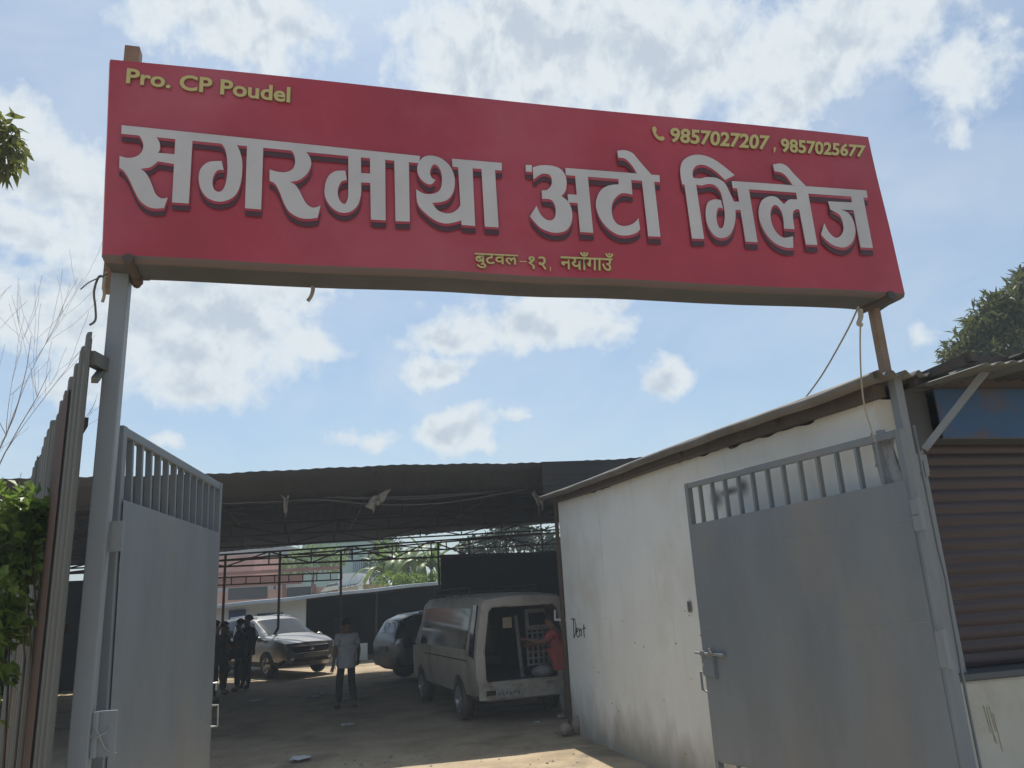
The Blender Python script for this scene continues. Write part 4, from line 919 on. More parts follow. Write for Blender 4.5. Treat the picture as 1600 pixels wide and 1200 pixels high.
# trees beyond the yard
far = [('leafy_tree', 'bright green tree above the pink house roof', 490, 872, 56, [(0, 0, 0, 1.5, 1.0), (-1.4, 0, -.3, 1.1, .9), (1.3, 0, -.1, 1.1, .9)], 'leaf_light', 3),
       ('leafy_tree', 'dark tree standing left of the banana plants near the teal house', 592, 880, 50, [(0, 0, 0, .9, 1.1), (.6, 0, .9, .8, .7), (1.3, .5, -.4, .8, .9)], 'leaf_mid', 5),
       ('leafy_tree', 'dark spreading tree above the black sheet wall', 790, 848, 40, [(0, 0, 0, 1.4, .6), (-1.3, 0, -.1, 1.0, .5), (1.4, 0, .1, 1.0, .5), (.3, 0, .5, .9, .4), (2.3, 0, -.3, .6, .3)], 'leaf_dark', 6),
       ('leafy_tree', 'low bushy green tree behind the grey outhouse', 430, 880, 60, [(0, 0, 0, 1.0, .6), (-1.5, 0, 0, .9, .5)], 'leaf_mid', 9)]
for (nm, lb, x, y, Yd, bs, mt, sd_) in far:
    c = P3(x, y, Yd); tree(nm, lb, (c.x, Yd, 0), (c.x, Yd, max(1, c.z - 1.2)), [(c + Vector((a, b_, e)), (r, r, rz)) for a, b_, e, r, rz in bs], 110, .3, .13, mt, .13, sd_, 'trees beyond the yard', clump=5)
# banana plants behind the low roof
def banana(x, y, Yd, n, L_, seed, label):
    rr = random.Random(seed); c = P3(x, y, Yd); t = thing('banana_plant', label, 'plant', (c.x, Yd, 0), 'banana plants behind the low workshop')
    b = MB(); b.tube([Vector((c.x, Yd, -.1)), Vector((c.x + .05, Yd, c.z * .5)), c], [.14, .12, .08], 8); b.obj('stalk', 'stalk', t, smooth=True)
    for k in range(n):
        a = 2 * math.pi * (k + rr.random() * .6) / n; tilt = rr.uniform(.35, 1.2); ln = L_ * rr.uniform(.75, 1.15)
        h = Vector((math.cos(a), math.sin(a), 0)); mid = []; p = c.copy(); e = math.pi / 2 - tilt * .5
        for i in range(12):
            mid.append(p.copy()); p = p + (h * math.cos(e) + ZU * math.sin(e)) * ln / 11; e -= tilt * .26
        sd_ = h.cross(ZU); P = []
        for i, q in enumerate(mid):
            s = i / 11; w = .155 * L_ / 2 * math.sin(math.pi * min(1, .06 + s * .96)) ** .6 * (0.15 if s < .12 else 1)
            fr_ = .04 * (i % 2)
            P.append([q - sd_ * (w - fr_) - ZU * w * .35, q - sd_ * w * .5 - ZU * .02, q, q + sd_ * w * .5 - ZU * .02, q + sd_ * (w - fr_) - ZU * w * .35])
        b = MB(); b.grid(P); b.obj('leaf', 'leaf_banana', t, smooth=True)
banana(636, 893, 38, 17, 3.1, 2, 'largest banana plant with arching leaves, middle of the clump')
banana(674, 893, 37, 15, 2.5, 3, 'banana plant at the right end of the clump against the dark wall')
banana(604, 905, 39, 14, 2.4, 4, 'banana plant at the left end of the clump by the dark tree')
rr = random.Random(31); t = thing('garden_bush', 'low leafy bush at the foot of the banana plants', 'bush', tuple(P3(650, 950, 35).xy) + (0,))
b = MB(); crown(b, [(P3(x, 915, 35), (.8, .6, .5)) for x in (612, 640, 665, 688)], 90, .22, .10, rr, clump=5); b.obj('foliage', 'leaf_light', t)
b = MB()
for x in (620, 645, 670): p = P3(x, 925, 35); b.tube([Vector((p.x, p.y, -.1)), p], .03, 5)
b.obj('stem', 'bark', t)

# ------------------------------------------------------------------ vehicles
class Loft:
    """half sections along the length; local X forward, Y to the left, Z up"""
    def __init__(s, st): s.P = np.array(st, float)       # [i][j][3]
    def at(s, i, j, off=0, side=1):
        def e(i, j):
            i = max(0, min(i, len(s.P) - 1.0001)); j = max(0, min(j, s.P.shape[1] - 1.0001)); a, b_ = int(i), int(j); f, g_ = i - a, j - b_
            p = s.P; return (p[a, b_] * (1 - f) * (1 - g_) + p[a + 1, b_] * f * (1 - g_) + p[a, b_ + 1] * (1 - f) * g_ + p[a + 1, b_ + 1] * f * g_)
        q = e(i, j)
        if off:
            n = np.cross(e(i + .12, j) - e(i - .12, j), e(i, j + .12) - e(i, j - .12)); n /= (np.linalg.norm(n) + 1e-9)
            if n[1] < 0 or (abs(n[1]) < .2 and n[2] < 0): n = -n
            q = q + n * off
        return Vector((q[0], q[1] * side, q[2]))
    def body(s):
        b = MB(); n, m_ = s.P.shape[:2]
        for i in range(n):
            for side in (1,):
                pass
        rings = []
        for i in range(n):
            r = [Vector(s.P[i, j]) for j in range(m_)]; l = [Vector((p.x, -p.y, p.z)) for p in reversed(r)]
            ring = r + [p for p in l if abs(p.y) > 1e-6]
            rings.append(ring)
        k = len(rings[0]); vs = [p for r in rings for p in r]
        fs = [(i * k + j, i * k + (j + 1) % k, (i + 1) * k + (j + 1) % k, (i + 1) * k + j) for i in range(n - 1) for j in range(k)]
        fs.append(tuple(range(k))); fs.append(tuple((n - 1) * k + j for j in reversed(range(k))))
        return b.add(vs, fs)
    def patch(s, quad_, off=.006, nu=8, nv=6, sides=(1, -1)):
        b = MB()
        for sd_ in sides:
            (i0, j0), (i1, j1), (i2, j2), (i3, j3) = quad_; P = []
            for a in range(nv + 1):
                t = a / nv; row = []
                for c in range(nu + 1):
                    u = c / nu
                    ii = (i0 * (1 - u) + i1 * u) * (1 - t) + (i3 * (1 - u) + i2 * u) * t; jj = (j0 * (1 - u) + j1 * u) * (1 - t) + (j3 * (1 - u) + j2 * u) * t
                    row.append(s.at(ii, jj, off, sd_))
                P.append(row)
            b.grid(P)
        return b
def shade(o, ang=40):
    for p in o.data.polygons: p.use_smooth = True
    md = o.modifiers.new('n', 'EDGE_SPLIT'); md.split_angle = R(ang); return o
def part(b, name, mt, parent, **k):
    return b.obj(name, mt, parent, **k)
def vehicle(name, label, loc, head, group=None):
    o = thing(name, label, 'van' if 'van' in name else 'car', loc, group, math.atan2(head.y, head.x)); o['local'] = 1; return o
X3, Y3 = Vector((1, 0, 0)), Vector((0, 1, 0))
def wheel(car, x, y, r, w, tyre='rubber', spokes=5):
    sg = 1 if y > 0 else -1
    h = bpy.data.objects.new('wheel', None); COL.objects.link(h); h.parent = car; h.location = (x, y, r); h['local'] = 1
    b = MB(); b.lathe((0, 0, 0), Y3, [(r * .62, -w / 2), (r * .86, -w / 2), (r * .97, -w * .38), (r, -w * .2), (r, w * .2), (r * .97, w * .38), (r * .86, w / 2), (r * .62, w / 2), (r * .62, -w / 2)], 28); b.obj('tyre', tyre, h, smooth=True)
    b = MB(); b.lathe((0, sg * w * .3, 0), Y3, [(.001, sg * .03), (r * .14, sg * .03), (r * .2, 0), (r * .5, -sg * .01), (r * .6, sg * w * .16), (r * .63, sg * w * .2)], 28)
    for k in range(spokes):
        a = 2 * math.pi * k / spokes; d = Vector((math.cos(a), 0, math.sin(a))); b.bar(d * r * .12 + Y3 * sg * w * .34, d * r * .6 + Y3 * sg * w * .42, r * .17, .02, Y3)
    b.obj('rim', 'rim', h, smooth=False)
def arch(body, car, xs, ys, r, w):
    for x in xs:
        for y in ys:
            b = MB(); b.lathe((x, y, r * .98), Y3, [(.0005, -w), (r * 1.12, -w), (r * 1.12, w), (.0005, w)], 32); c = b.obj('cutter', 'black', car, weld=True); cut(body, c)

# ---- van
def sec(x, zb, zbelt, zt, wb, wbelt, wt, crown_=.04):
    return [(x, 0, zb), (x, wb * .8, zb), (x, wb, zb + .10), (x, wbelt, zb + .32), (x, wbelt + .01, (zb + zbelt) / 2 + .1), (x, wbelt, zbelt), (x, wbelt * .6 + wt * .4, zbelt + (zt - zbelt) * .42), (x, wt * 1.0, zt - .13 * min(1, (zt - zbelt))), (x, wt * .91, zt - .055 * min(1, zt - zbelt)), (x, wt * .5, zt - crown_ * .3), (x, 0, zt)]
van = vehicle('passenger_van', 'dusty beige van with its rear door missing and interior stripped', (0, 0, 0), Vector((1, 0, 0)))
st = [sec(-.03, .42, 1.06, 1.86, .76, .80, .66), sec(.0, .36, 1.06, 1.93, .79, .83, .70), sec(.10, .34, 1.06, 1.97, .81, .845, .73), sec(.6, .33, 1.06, 1.99, .82, .85, .74), sec(1.6, .33, 1.06, 2.0, .82, .85, .74), sec(2.8, .33, 1.06, 2.0, .82, .85, .74), sec(3.5, .33, 1.05, 1.98, .82, .85, .73), sec(3.75, .33, 1.05, 1.93, .82, .845, .71), sec(4.15, .33, 1.04, 1.55, .81, .83, .69), sec(4.42, .34, 1.02, 1.2, .80, .80, .68), sec(4.6, .36, .92, 1.02, .76, .74, .62), sec(4.68, .42, .78, .86, .66, .64, .52)]
LV = Loft(st); body = LV.body().obj('body', 'van_paint', van, weld=True)
arch(body, van, (.98, 3.62), (.86, -.86), .335, .2)
c = MB(); pr = []
for (y, z) in ((-.64, .62), (.64, .62), (.68, .68), (.69, 1.1), (.60, 1.70), (.52, 1.78), (-.52, 1.78), (-.60, 1.70), (-.69, 1.1), (-.68, .68)): pr.append((y, z))
k_ = len(pr); c.add([Vector((-.4, y, z)) for y, z in pr] + [Vector((3.3, y, z)) for y, z in pr], [tuple(reversed(range(k_))), tuple(range(k_, 2 * k_))] + [(i, (i + 1) % k_, k_ + (i + 1) % k_, k_ + i) for i in range(k_)])
cut(body, c.obj('cutter', 'black', van)); body.data.materials.clear(); body.data.materials.append(M['van_paint']); body.data.materials.append(M['van_inside'])
for p in body.data.polygons:
    q = p.center
    if .06 < q.x < 3.31 and abs(q.y) < .695 and .61 < q.z < 1.79: p.material_index = 1
shade(body, 35)
for sd_ in (1, -1): part(LV.patch([(2.8, 5.15), (6.3, 5.15), (6.05, 6.75), (2.55, 6.75)], nu=10, sides=(sd_,)), 'side_window', 'glass', van, smooth=True)
for sd_ in (1, -1): part(LV.patch([(1.75, 4.7), (2.45, 4.9), (2.4, 6.9), (1.75, 6.9)], sides=(sd_,)), 'quarter_window', 'glass', van, smooth=True)
part(LV.patch([(7.15, 7.0), (8.9, 5.6), (8.9, 10), (7.15, 10)]), 'windscreen', 'glass', van, smooth=True)
part(LV.patch([(1.1, 3.6), (1.5, 3.6), (1.5, 4.6), (1.1, 4.6)], .004), 'lamp_socket', 'primer', van)
part(LV.patch([(2.6, 4.55), (5.6, 4.55), (5.6, 4.62), (2.6, 4.62)], .008), 'door_rail', 'dark_steel', van)
part(LV.patch([(.8, 2.9), (1.55, 2.9), (1.55, 3.5), (.8, 3.5)], .003), 'bare_patch', 'primer', van)
for ia in (2.52, 5.05):
    part(LV.patch([(ia, 2.8), (ia + .025, 2.8), (ia + .025, 5.1), (ia, 5.1)], .002, nu=1, nv=10), 'door_seam', 'dark_steel', van)
b = MB(); b.grid([[Vector((-.06 + (.05 if abs(i - 7) == 7 else 0), -.80 + 1.6 * i / 14, z)) for i in range(15)] for z in (.38, .44, .53, .575)]); b.grid([[Vector((x_, -.80 + 1.6 * i / 14, .575)) for i in range(15)] for x_ in (-.06, .1)]); part(b, 'bumper', 'primer', van, thick=.02)
for sg in (-1, 1):
    b = MB(); b.box(Vector((-.075, sg * .62, .485)), .02, .16, .07, X3, Y3); part(b, 'reflector_slot', 'black', van)
b = MB(); b.box(Vector((-.085, .33, .47)), .015, .44, .12, X3, Y3); pl = part(b, 'number_plate', 'plate', van)
b = MB(); rr = random.Random(4)
for k in range(6):
    y = .5 - k * .065
    for q in range(2): b.box(Vector((-.094, y - .012 + q * .022, .47 + rr.uniform(-.015, .015))), .004, .012, rr.uniform(.03, .06), X3, Y3)
b.obj('plate_marks', 'dark_steel', pl)
# opening surround, floor sill and what is inside
b = MB(); pts = [Vector((-.012, y * 1.03, z)) for y, z in pr]; b.tube(pts + [pts[0]], .022, 6); part(b, 'door_seal', 'primer', van)
b = MB(); P = []
for (z0) in (0,):
    b.hexa([Vector((.9, -.22, .62)), Vector((.94, -.22, .62)), Vector((.94, -.60, .62)), Vector((.9, -.60, .62))], [Vector((.9, -.20, 1.72)), Vector((.94, -.20, 1.72)), Vector((.94, -.56, 1.72)), Vector((.9, -.56, 1.72))])
pn = b
pn2 = MB()
for j in range(9):
    for i in range(5):
        pass
# a lining panel full of holes leaning at the right
pan = MB(); hx = .52
for j in range(6):
    z = .80 + j * .1
    pan.box(Vector((hx, -.44, z)), .03, .42, .028, X3, Y3)
for i in range(5): pan.box(Vector((hx + .001, -.25 - i * .095, 1.06)), .026, .03, .56, X3, Y3)
pan.box(Vector((hx, -.44, 1.52)), .03, .42, .35, X3, Y3)
part(pan, 'lining_panel', 'panel_white', van)
b = MB(); b.box(Vector((hx - .02, -.44, 1.53)), .012, .3, .2, X3, Y3); part(b, 'inner_window', 'glass', van)
b = MB(); b.bar(Vector((.5, -.13, .62)), Vector((.55, -.08, 1.6)), .05); part(b, 'inner_pillar', 'panel_white', van)
b = MB(); b.box(Vector((.45, .12, 1.50)), .01, .16, .17, X3, Y3); part(b, 'card_label', 'card', van)
for k, yy in enumerate((.45, .1)):
    b = MB(); b.box(Vector((1.5, yy, .85)), .45, .3, .12, X3, Y3); b.box(Vector((1.72, yy, 1.15)), .1, .3, .6, X3, Y3); b.box(Vector((1.74, yy, 1.52)), .07, .18, .14, X3, Y3); part(b, 'seat', 'van_inside', van, bevel=.03)
b = MB(); b.ball((.28, -.42, .70), .12, .2, .1, jit=.18); part(b, 'dust_sheet', 'panel_white', van, smooth=True)
# roof rack
b = MB()
for sg in (1, -1):
    b.tube([Vector((.9, sg * .62, 2.10)), Vector((3.1, sg * .62, 2.10))], .014, 6); b.tube([Vector((.9, sg * .62, 2.0)), Vector((3.1, sg * .62, 2.0))], .014, 6)
    for x in (.9, 1.45, 2.0, 2.55, 3.1): b.tube([Vector((x, sg * .62, 1.94)), Vector((x, sg * .62, 2.10))], .012, 6)
for x in (.9, 1.45, 2.0, 2.55, 3.1): b.tube([Vector((x, -.62, 2.03)), Vector((x, .62, 2.03))], .012, 6)
part(b, 'roof_rack', 'dark_steel', van)
for sg in (1, -1):
    b = MB(); b.ball((4.05, sg * 1.0, 1.12), .06, .10, .14); b.bar(Vector((4.05, sg * .83, 1.08)), Vector((4.05, sg * .98, 1.1)), .03); part(b, 'mirror', 'black', van, smooth=True)
for x in (.98, 3.62):
    for y in (.75, -.75): wheel(van, x, y, .33, .2, 'dusty_rubber')
vh = Vector((-math.sin(R(21)), math.cos(R(21)), 0)); vl = Vector((-vh.y, vh.x, 0))
van.location = Vector((-.80, 12.78, 0)) - vl * .83; van.rotation_euler = (0, 0, math.atan2(vh.y, vh.x))

# ---- two sport utility cars
def car_loft(Lg, Hh, Wd, hood, ws):
    def prof(x):  # roof line
        pts = [(0, .98), (.06, 1.12), (.28, Hh - .18), (.62, Hh - .05), (1.2, Hh), (2.0, Hh - .01), (ws[0], Hh - .07), (ws[1], hood + .09), (ws[1] + .45, hood + .03), (Lg - .28, hood - .05), (Lg - .07, hood - .13), (Lg, hood - .30)]
        for a, b_ in zip(pts, pts[1:]):
            if x <= b_[0]: t = (x - a[0]) / (b_[0] - a[0]); return a[1] * (1 - t) + b_[1] * t
        return pts[-1][1]
    xs = [0, .06, .28, .62, 1.2, 2.0, ws[0], (ws[0] + ws[1]) / 2, ws[1], ws[1] + .45, Lg - .28, Lg - .08, Lg]
    out_ = []
    for x in xs:
        zt = prof(x); e = min(x, Lg - x); tap = 1 - .13 * max(0, 1 - e / .55) ** 2
        belt = min(1.02, zt - .06); w = Wd / 2 * tap; zb = .27 + (.12 if e < .1 else 0)
        tb = w * (.80 if zt > 1.25 else .80 + .1 * max(0, min(1, (1.25 - zt) / .3)))
        out_.append([(x, 0, zb), (x, w * .85, zb), (x, w * .97, zb + .1), (x, w, .55 if zt > .7 else zb + .15), (x, w, min(.78, zt - .12)), (x, w * .985, belt), (x, w * .97, belt + .03 * min(1, (zt - belt) / .1)), (x, w * .5 + tb * .5, belt + (zt - belt) * .6), (x, tb * .98, zt - .05 * min(1, (zt - belt) / .2)), (x, tb * .8, zt - .012), (x, tb * .4, zt), (x, 0, zt + .008)])
    return Loft(out_)
def suv(name, label, Lg, Hh, Wd, hood, ws, paint, clear_tail=False):
    car = vehicle(name, label, (0, 0, 0), X3); LF = car_loft(Lg, Hh, Wd, hood, ws)
    body = LF.body().obj('body', paint, car, weld=True); wf = Lg - .88; wr = .86
    arch(body, car, (wr, wf), (Wd / 2, -Wd / 2), .35, .24); body.data.materials.clear(); body.data.materials.append(M[paint]); shade(body, 28)
    for sd_ in (1, -1):
        part(LF.patch([(3.15, 6.2), (4.35, 6.1), (4.35, 7.75), (3.55, 7.7)], .006, sides=(sd_,)), 'side_window', 'glass', car, smooth=True)
        part(LF.patch([(4.45, 6.1), (5.4, 6.1), (5.4, 7.75), (4.45, 7.75)], .006, sides=(sd_,)), 'side_window', 'glass', car, smooth=True)
        part(LF.patch([(5.5, 6.1), (7.5, 6.3), (6.2, 7.7), (5.5, 7.75)], .006, sides=(sd_,)), 'side_window', 'glass', car, smooth=True)
        part(LF.patch([(10.0, 5.2), (11.9, 4.5), (11.9, 7.6), (10.0, 6.0)], .01, sides=(sd_,)), 'headlight', 'lamp', car, smooth=True)
        part(LF.patch([(.2, 4.5), (1.3, 4.7), (1.5, 5.9), (.3, 5.8)], .008, sides=(sd_,)), 'tail_lamp', 'lamp' if clear_tail else 'tail_lamp', car, smooth=True)
        b = MB(); b.ball((ws[1] - .12, sd_ * (Wd / 2 + .10), 1.06), .07, .12, .085); b.bar(Vector((ws[1] - .12, sd_ * (Wd / 2 - .05), 1.02)), Vector((ws[1] - .12, sd_ * (Wd / 2 + .08), 1.04)), .04); part(b, 'mirror', paint, car, smooth=True)
        b = MB(); b.tube([LF.at(3.2, 9, .03, sd_), LF.at(4.5, 9, .045, sd_), LF.at(5.8, 9, .03, sd_)], .018, 6); part(b, 'roof_rail', 'chrome', car)
        b = MB()
        for xx in (1.55, 2.55): b.box(LF.at(4.45 if xx < 2 else 5.5, 5.2, .015, sd_), .16, .02, .025, X3, Y3)
        part(b, 'door_handle', 'chrome', car)
    part(LF.patch([(6.15, 8.3), (7.85, 8.1), (7.85, 11), (6.15, 11)], .006), 'windscreen', 'glass', car, smooth=True)
    part(LF.patch([(1.15, 8.1), (2.75, 8.3), (2.75, 11), (1.15, 11)], .006), 'rear_window', 'glass', car, smooth=True)
    zg = hood - .46
    def nose(y, z): return Lg + .018 - max(0, z - (hood - .30)) * .40 - .05 * (abs(y) / .75) ** 3
    ysn = [-.60 + 1.2 * i / 12 for i in range(13)]
    b = MB(); b.grid([[Vector((nose(y, z), y * (1 - .12 * (k == 0)), z)) for y in ysn] for k, z in enumerate((zg + .06, zg + .14, zg + .22))]); gr = part(b, 'grille', 'black', car, thick=.02)
    b = MB()
    for zz in (zg + .05, zg + .235): b.tube([Vector((nose(y, zz) + .012, y, zz)) for y in ysn], .016, 6)
    b.ball((nose(0, zg + .15) + .02, 0, zg + .15), .014, .08, .04); b.obj('grille_trim', 'chrome', gr, smooth=True)
    b = MB(); b.grid([[Vector((Lg + .02 - .05 * (abs(y) / .75) ** 3, y, z)) for y in ysn] for z in (.40, .44, .50)]); part(b, 'air_intake', 'black', car, thick=.02)
    b = MB(); b.box(Vector((Lg + .035, 0, .555)), .02, .5, .10, X3, Y3); part(b, 'number_plate', 'plate', car)
    for sd_ in (1, -1):
        b = MB(); b.ball((Lg - .01, sd_ * .62, .50), .04, .07, .05); part(b, 'fog_lamp', 'lamp', car, smooth=True)
    part(LF.patch([(.6, 1.5), (11, 1.5), (11, 2.35), (.6, 2.35)], .008, nu=30), 'lower_cladding', 'rubber', car)
    b = MB(); b.box(Vector((-.02, 0, .80)), .02, .5, .12, X3, Y3); part(b, 'rear_plate', 'plate', car)
    b = MB(); b.grid([[Vector((-.05 + .14 * (abs(y) / .85) ** 3, y, z)) for y in [-.82 + 1.64 * i / 12 for i in range(13)]] for z in (.40, .46, .58, .62)]); part(b, 'rear_bumper', paint, car, thick=.04)
    for x in (wr, wf):
        for y in (Wd / 2 - .11, -(Wd / 2 - .11)): wheel(car, x, y, .345, .22)
    return car
s1 = suv('silver_car', 'silver sport utility car parked in the sun facing the gate', 4.4, 1.70, 1.85, 1.06, (2.45, 3.38), 'silver')
h1 = Vector((math.cos(R(-42)), math.sin(R(-42)), 0)); l1 = Vector((-h1.y, h1.x, 0))
# nearest front wheel (the car's right) stands at the measured spot
s1.location = Vector((-7.45, 23.45, 0)) - h1 * (4.4 - .88) + l1 * (.82); s1.rotation_euler = (0, 0, R(-42))
s2 = suv('grey_car', 'dark grey sport utility car seen from behind, half hidden by the van', 4.5, 1.66, 1.80, 1.0, (2.6, 3.3), 'grey_car', True)
a2 = 30
h2 = Vector((math.cos(R(a2)), math.sin(R(a2)), 0)); l2 = Vector((-h2.y, h2.x, 0))
s2.location = atZ(582, 1036, .42) + l2 * -.85; s2.location.z = 0; s2.rotation_euler = (0, 0, R(a2))

# ------------------------------------------------------------------ people
def skin_mesh(verts, edges, radii, root=0, sub=2):
    me = bpy.data.meshes.new('tmp'); me.from_pydata(verts, edges, []); o = bpy.data.objects.new('tmp', me); COL.objects.link(o)
    o.modifiers.new('s', 'SKIN'); sv = me.skin_vertices[0].data
    for i, r in enumerate(radii): sv[i].radius = (r, r) if not isinstance(r, tuple) else r
    sv[root].use_root = True
    for i in range(len(verts)):
        if i != root: sv[i].use_root = False
    md = o.modifiers.new('u', 'SUBSURF'); md.levels = sub; md.render_levels = sub
    bpy.context.view_layer.update(); m2 = ev_mesh(o); bpy.data.objects.remove(o, do_unlink=True)
    for p in m2.polygons: p.use_smooth = True
    return m2
def put(me, name, mt, parent):
    o = bpy.data.objects.new(name, me); COL.objects.link(o); o.parent = parent; me.materials.clear(); me.materials.append(M[mt]); return o
def person(label, loc, face, hgt, pose, shirt, trousers, sleeves='short', group=None, shoes='shoe'):
    """local: x to the person's right, y forward, z up. pose gives hands, elbows, feet, knees, lean"""
    k = hgt / 1.70
    root = thing('person', label, 'person', loc, group, math.atan2(face.y, face.x) - math.pi / 2); root['local'] = 1
    ln = pose.get('lean', 0); hd = pose.get('head', (0, .0, 0))
    def Lp(x, y, z):  # lean the upper body forward about the hips
        if z > .95: y = y + ln * (z - .95)
        return (x * k, y * k, z * k)
    V_ = {}; vl_ = []; ed = []; rd = []
    def v(n, p, r, par=None):
        V_[n] = len(vl_); vl_.append(p); rd.append(r * k)
        if par is not None: ed.append((V_[par], V_[n]))
    v('pelvis', Lp(0, 0, .94), .125); v('waist', Lp(0, .005, 1.06), .12, 'pelvis'); v('chest', Lp(0, .0, 1.24), .135, 'waist'); v('collar', Lp(0, -.01, 1.38), .085, 'chest')
    v('neck', Lp(0, .005 + hd[1] * .3, 1.45), .052, 'collar'); v('jaw', Lp(hd[0] * .5, .03 + hd[1] * .7, 1.525), .062, 'neck'); v('skull', Lp(hd[0], .015 + hd[1], 1.605), .088, 'jaw'); v('crown', Lp(hd[0], .0 + hd[1], 1.655), .06, 'skull')
    v('nose', Lp(hd[0], .115 + hd[1], 1.565), .014, 'jaw')
    for s, sg in (('l', -1), ('r', 1)):
        v('ear' + s, Lp(hd[0] + sg * .082, .01 + hd[1], 1.59), .018, 'skull')
        v('sh' + s, Lp(sg * .175, -.01, 1.365), .06, 'collar')
        el_ = pose['elbow' + s]; ha = pose['hand' + s]
        v('el' + s, Lp(*el_), .043, 'sh' + s); v('wr' + s, Lp(*ha), .029, 'el' + s)
        a = Vector(Lp(*ha)); d = (a - Vector(Lp(*el_))).normalized(); side = d.cross(Vector((0, 1, 0)) if abs(d.y) < .8 else Vector((1, 0, 0))).normalized(); nn = side.cross(d)
        pm = a + d * .055 * k; v('pm' + s, tuple(pm), .030, 'wr' + s)
        for f_ in range(4):
            q0 = a + (d * .095 + side * (.027 - .018 * f_)) * k; lf = (.062, .072, .066, .05)[f_]
            v('f%d%s' % (f_, s), tuple(q0), .0095, 'pm' + s); q1 = q0 + (d * lf * .55 + nn * .012) * k; v('g%d%s' % (f_, s), tuple(q1), .0085, 'f%d%s' % (f_, s)); v('h%d%s' % (f_, s), tuple(q1 + (d * lf * .4 + nn * .022) * k), .007, 'g%d%s' % (f_, s))
        q0 = a + (d * .045 + side * .042) * k; v('t0' + s, tuple(q0), .011, 'pm' + s); v('t1' + s, tuple(q0 + (d * .045 + side * .02 + nn * .01) * k), .009, 't0' + s)
        v('hip' + s, (sg * .095 * k, 0, .88 * k), .092, 'pelvis')
        kn = pose['knee' + s]; ft = pose['foot' + s]
        v('kn' + s, tuple(c * k for c in kn), .06, 'hip' + s); v('an' + s, (ft[0] * k, ft[1] * k, (ft[2] + .08) * k), .042, 'kn' + s); v('to' + s, (ft[0] * k + sg * .02 * k, (ft[1] + .14) * k, (ft[2] + .035) * k), .035, 'an' + s)
    bm_ = put(skin_mesh(vl_, ed, rd, 0), 'body', 'skin', root)
    def sub(names, edges, rr_, nm, mt, rt_=0):
        put(skin_mesh([vl_[V_[n]] if isinstance(n, str) else n for n in names], edges, [r * k for r in rr_], rt_), nm, mt, root)
    def midp(a, b_, t): return tuple(vl_[V_[a]][i] * (1 - t) + vl_[V_[b_]][i] * t for i in range(3))
    # shirt
    e1 = 1.0 if sleeves == 'long' else .72
    nm = [Lp(0, 0, .98), 'waist', 'chest', 'collar', 'shl', midp('shl', 'ell', e1), 'shr', midp('shr', 'elr', e1), (0, 0, .76 * k)]; eg = [(0, 1), (1, 2), (2, 3), (3, 4), (4, 5), (3, 6), (6, 7), (0, 8)]; rr_ = [.205, .165, .165, .095, .088, .072, .088, .072, .215]
    if sleeves == 'long':
        nm += [midp('ell', 'wrl', .95), midp('elr', 'wrr', .95)]; eg += [(5, 9), (7, 10)]; rr_ += [.045, .045]; rr_[5] = rr_[7] = .06
    sub(nm, eg, rr_, 'shirt', shirt)
    sub([Lp(0, 0, .97), 'hipl', 'knl', midp('knl', 'anl', .93), 'hipr', 'knr', midp('knr', 'anr', .93)], [(0, 1), (1, 2), (2, 3), (0, 4), (4, 5), (5, 6)], [.13, .086, .078, .064, .086, .078, .064], 'trousers', trousers)
    hc = Vector(Lp(hd[0], -.012 + hd[1], 1.628)); b = MB(); P = []
    for i in range(8):
        t = math.pi * .60 * i / 7; P.append([])
        for j in range(17):
            f = 2 * math.pi * (j % 16) / 16; e = 1 + .05 * math.sin(5 * f + i)
            lim = t * (1.0 - .35 * max(0, math.sin(f))); P[-1].append(hc + Vector((.094 * math.sin(lim) * math.cos(f) * e, .108 * math.sin(lim) * math.sin(f) * e, .098 * math.cos(lim) * e - .01)) * k)
    b.grid(P); b.obj('hair', 'hair', root, smooth=True, thick=.014)
    for s, sg in (('l', -1), ('r', 1)):
        a, t_ = Vector(vl_[V_['an' + s]]), Vector(vl_[V_['to' + s]])
        sub([tuple(a - ZU * .02 * k), tuple(a.lerp(t_, .1) - ZU * .035 * k), tuple(t_)], [(0, 1), (1, 2)], [.05, .048, .042], 'shoe', shoes)
    b = MB()
    for sg in (-1, 1): b.ball(Vector(Lp(hd[0] + sg * .032, .098 + hd[1] - .012, 1.598)), .011, .008, .008, 8, 6)
    b.obj('eyes', 'black', root, smooth=True)
    return root
stand = dict(elbowl=(-.235, -.03, 1.10), handl=(-.285, .06, .86), elbowr=(.245, -.03, 1.10), handr=(.285, .06, .86), kneel=(-.10, .02, .50), kneer=(.10, .02, .50), footl=(-.11, 0, 0), footr=(.11, .02, 0))
walk = dict(stand, kneel=(-.10, .12, .50), footl=(-.11, .16, 0), kneer=(.10, -.02, .49), footr=(.10, -.22, .02), handl=(-.285, -.06, .86), handr=(.285, .14, .88))
fold = dict(stand, elbowl=(-.22, .02, 1.10), handl=(-.06, .20, 1.14), elbowr=(.22, .02, 1.10), handr=(.05, .22, 1.10))
phone = dict(stand, elbowl=(-.22, .02, 1.10), handl=(-.08, .27, 1.2))
reach = dict(stand, lean=.30, elbowl=(-.20, .22, 1.22), handl=(-.14, .50, 1.28), elbowr=(.22, .24, 1.20), handr=(.12, .50, 1.18), kneer=(.10, -.06, .49), footr=(.12, -.16, 0))
G = 'men standing in the yard'
p = atZ(541, 1108, 0); person('man in pale shirt and dark trousers walking across the yard', tuple(p), Vector((-.5, .86, 0)), 1.66, walk, 'white_shirt', 'dark_trousers', group=G)
p = atZ(332, 1098, 0); person('dark figure half hidden by the edge of the left gate leaf', tuple(p), Vector((1, .3, 0)), 1.72, fold, 'brown_shirt', 'dark_trousers', 'long', G)
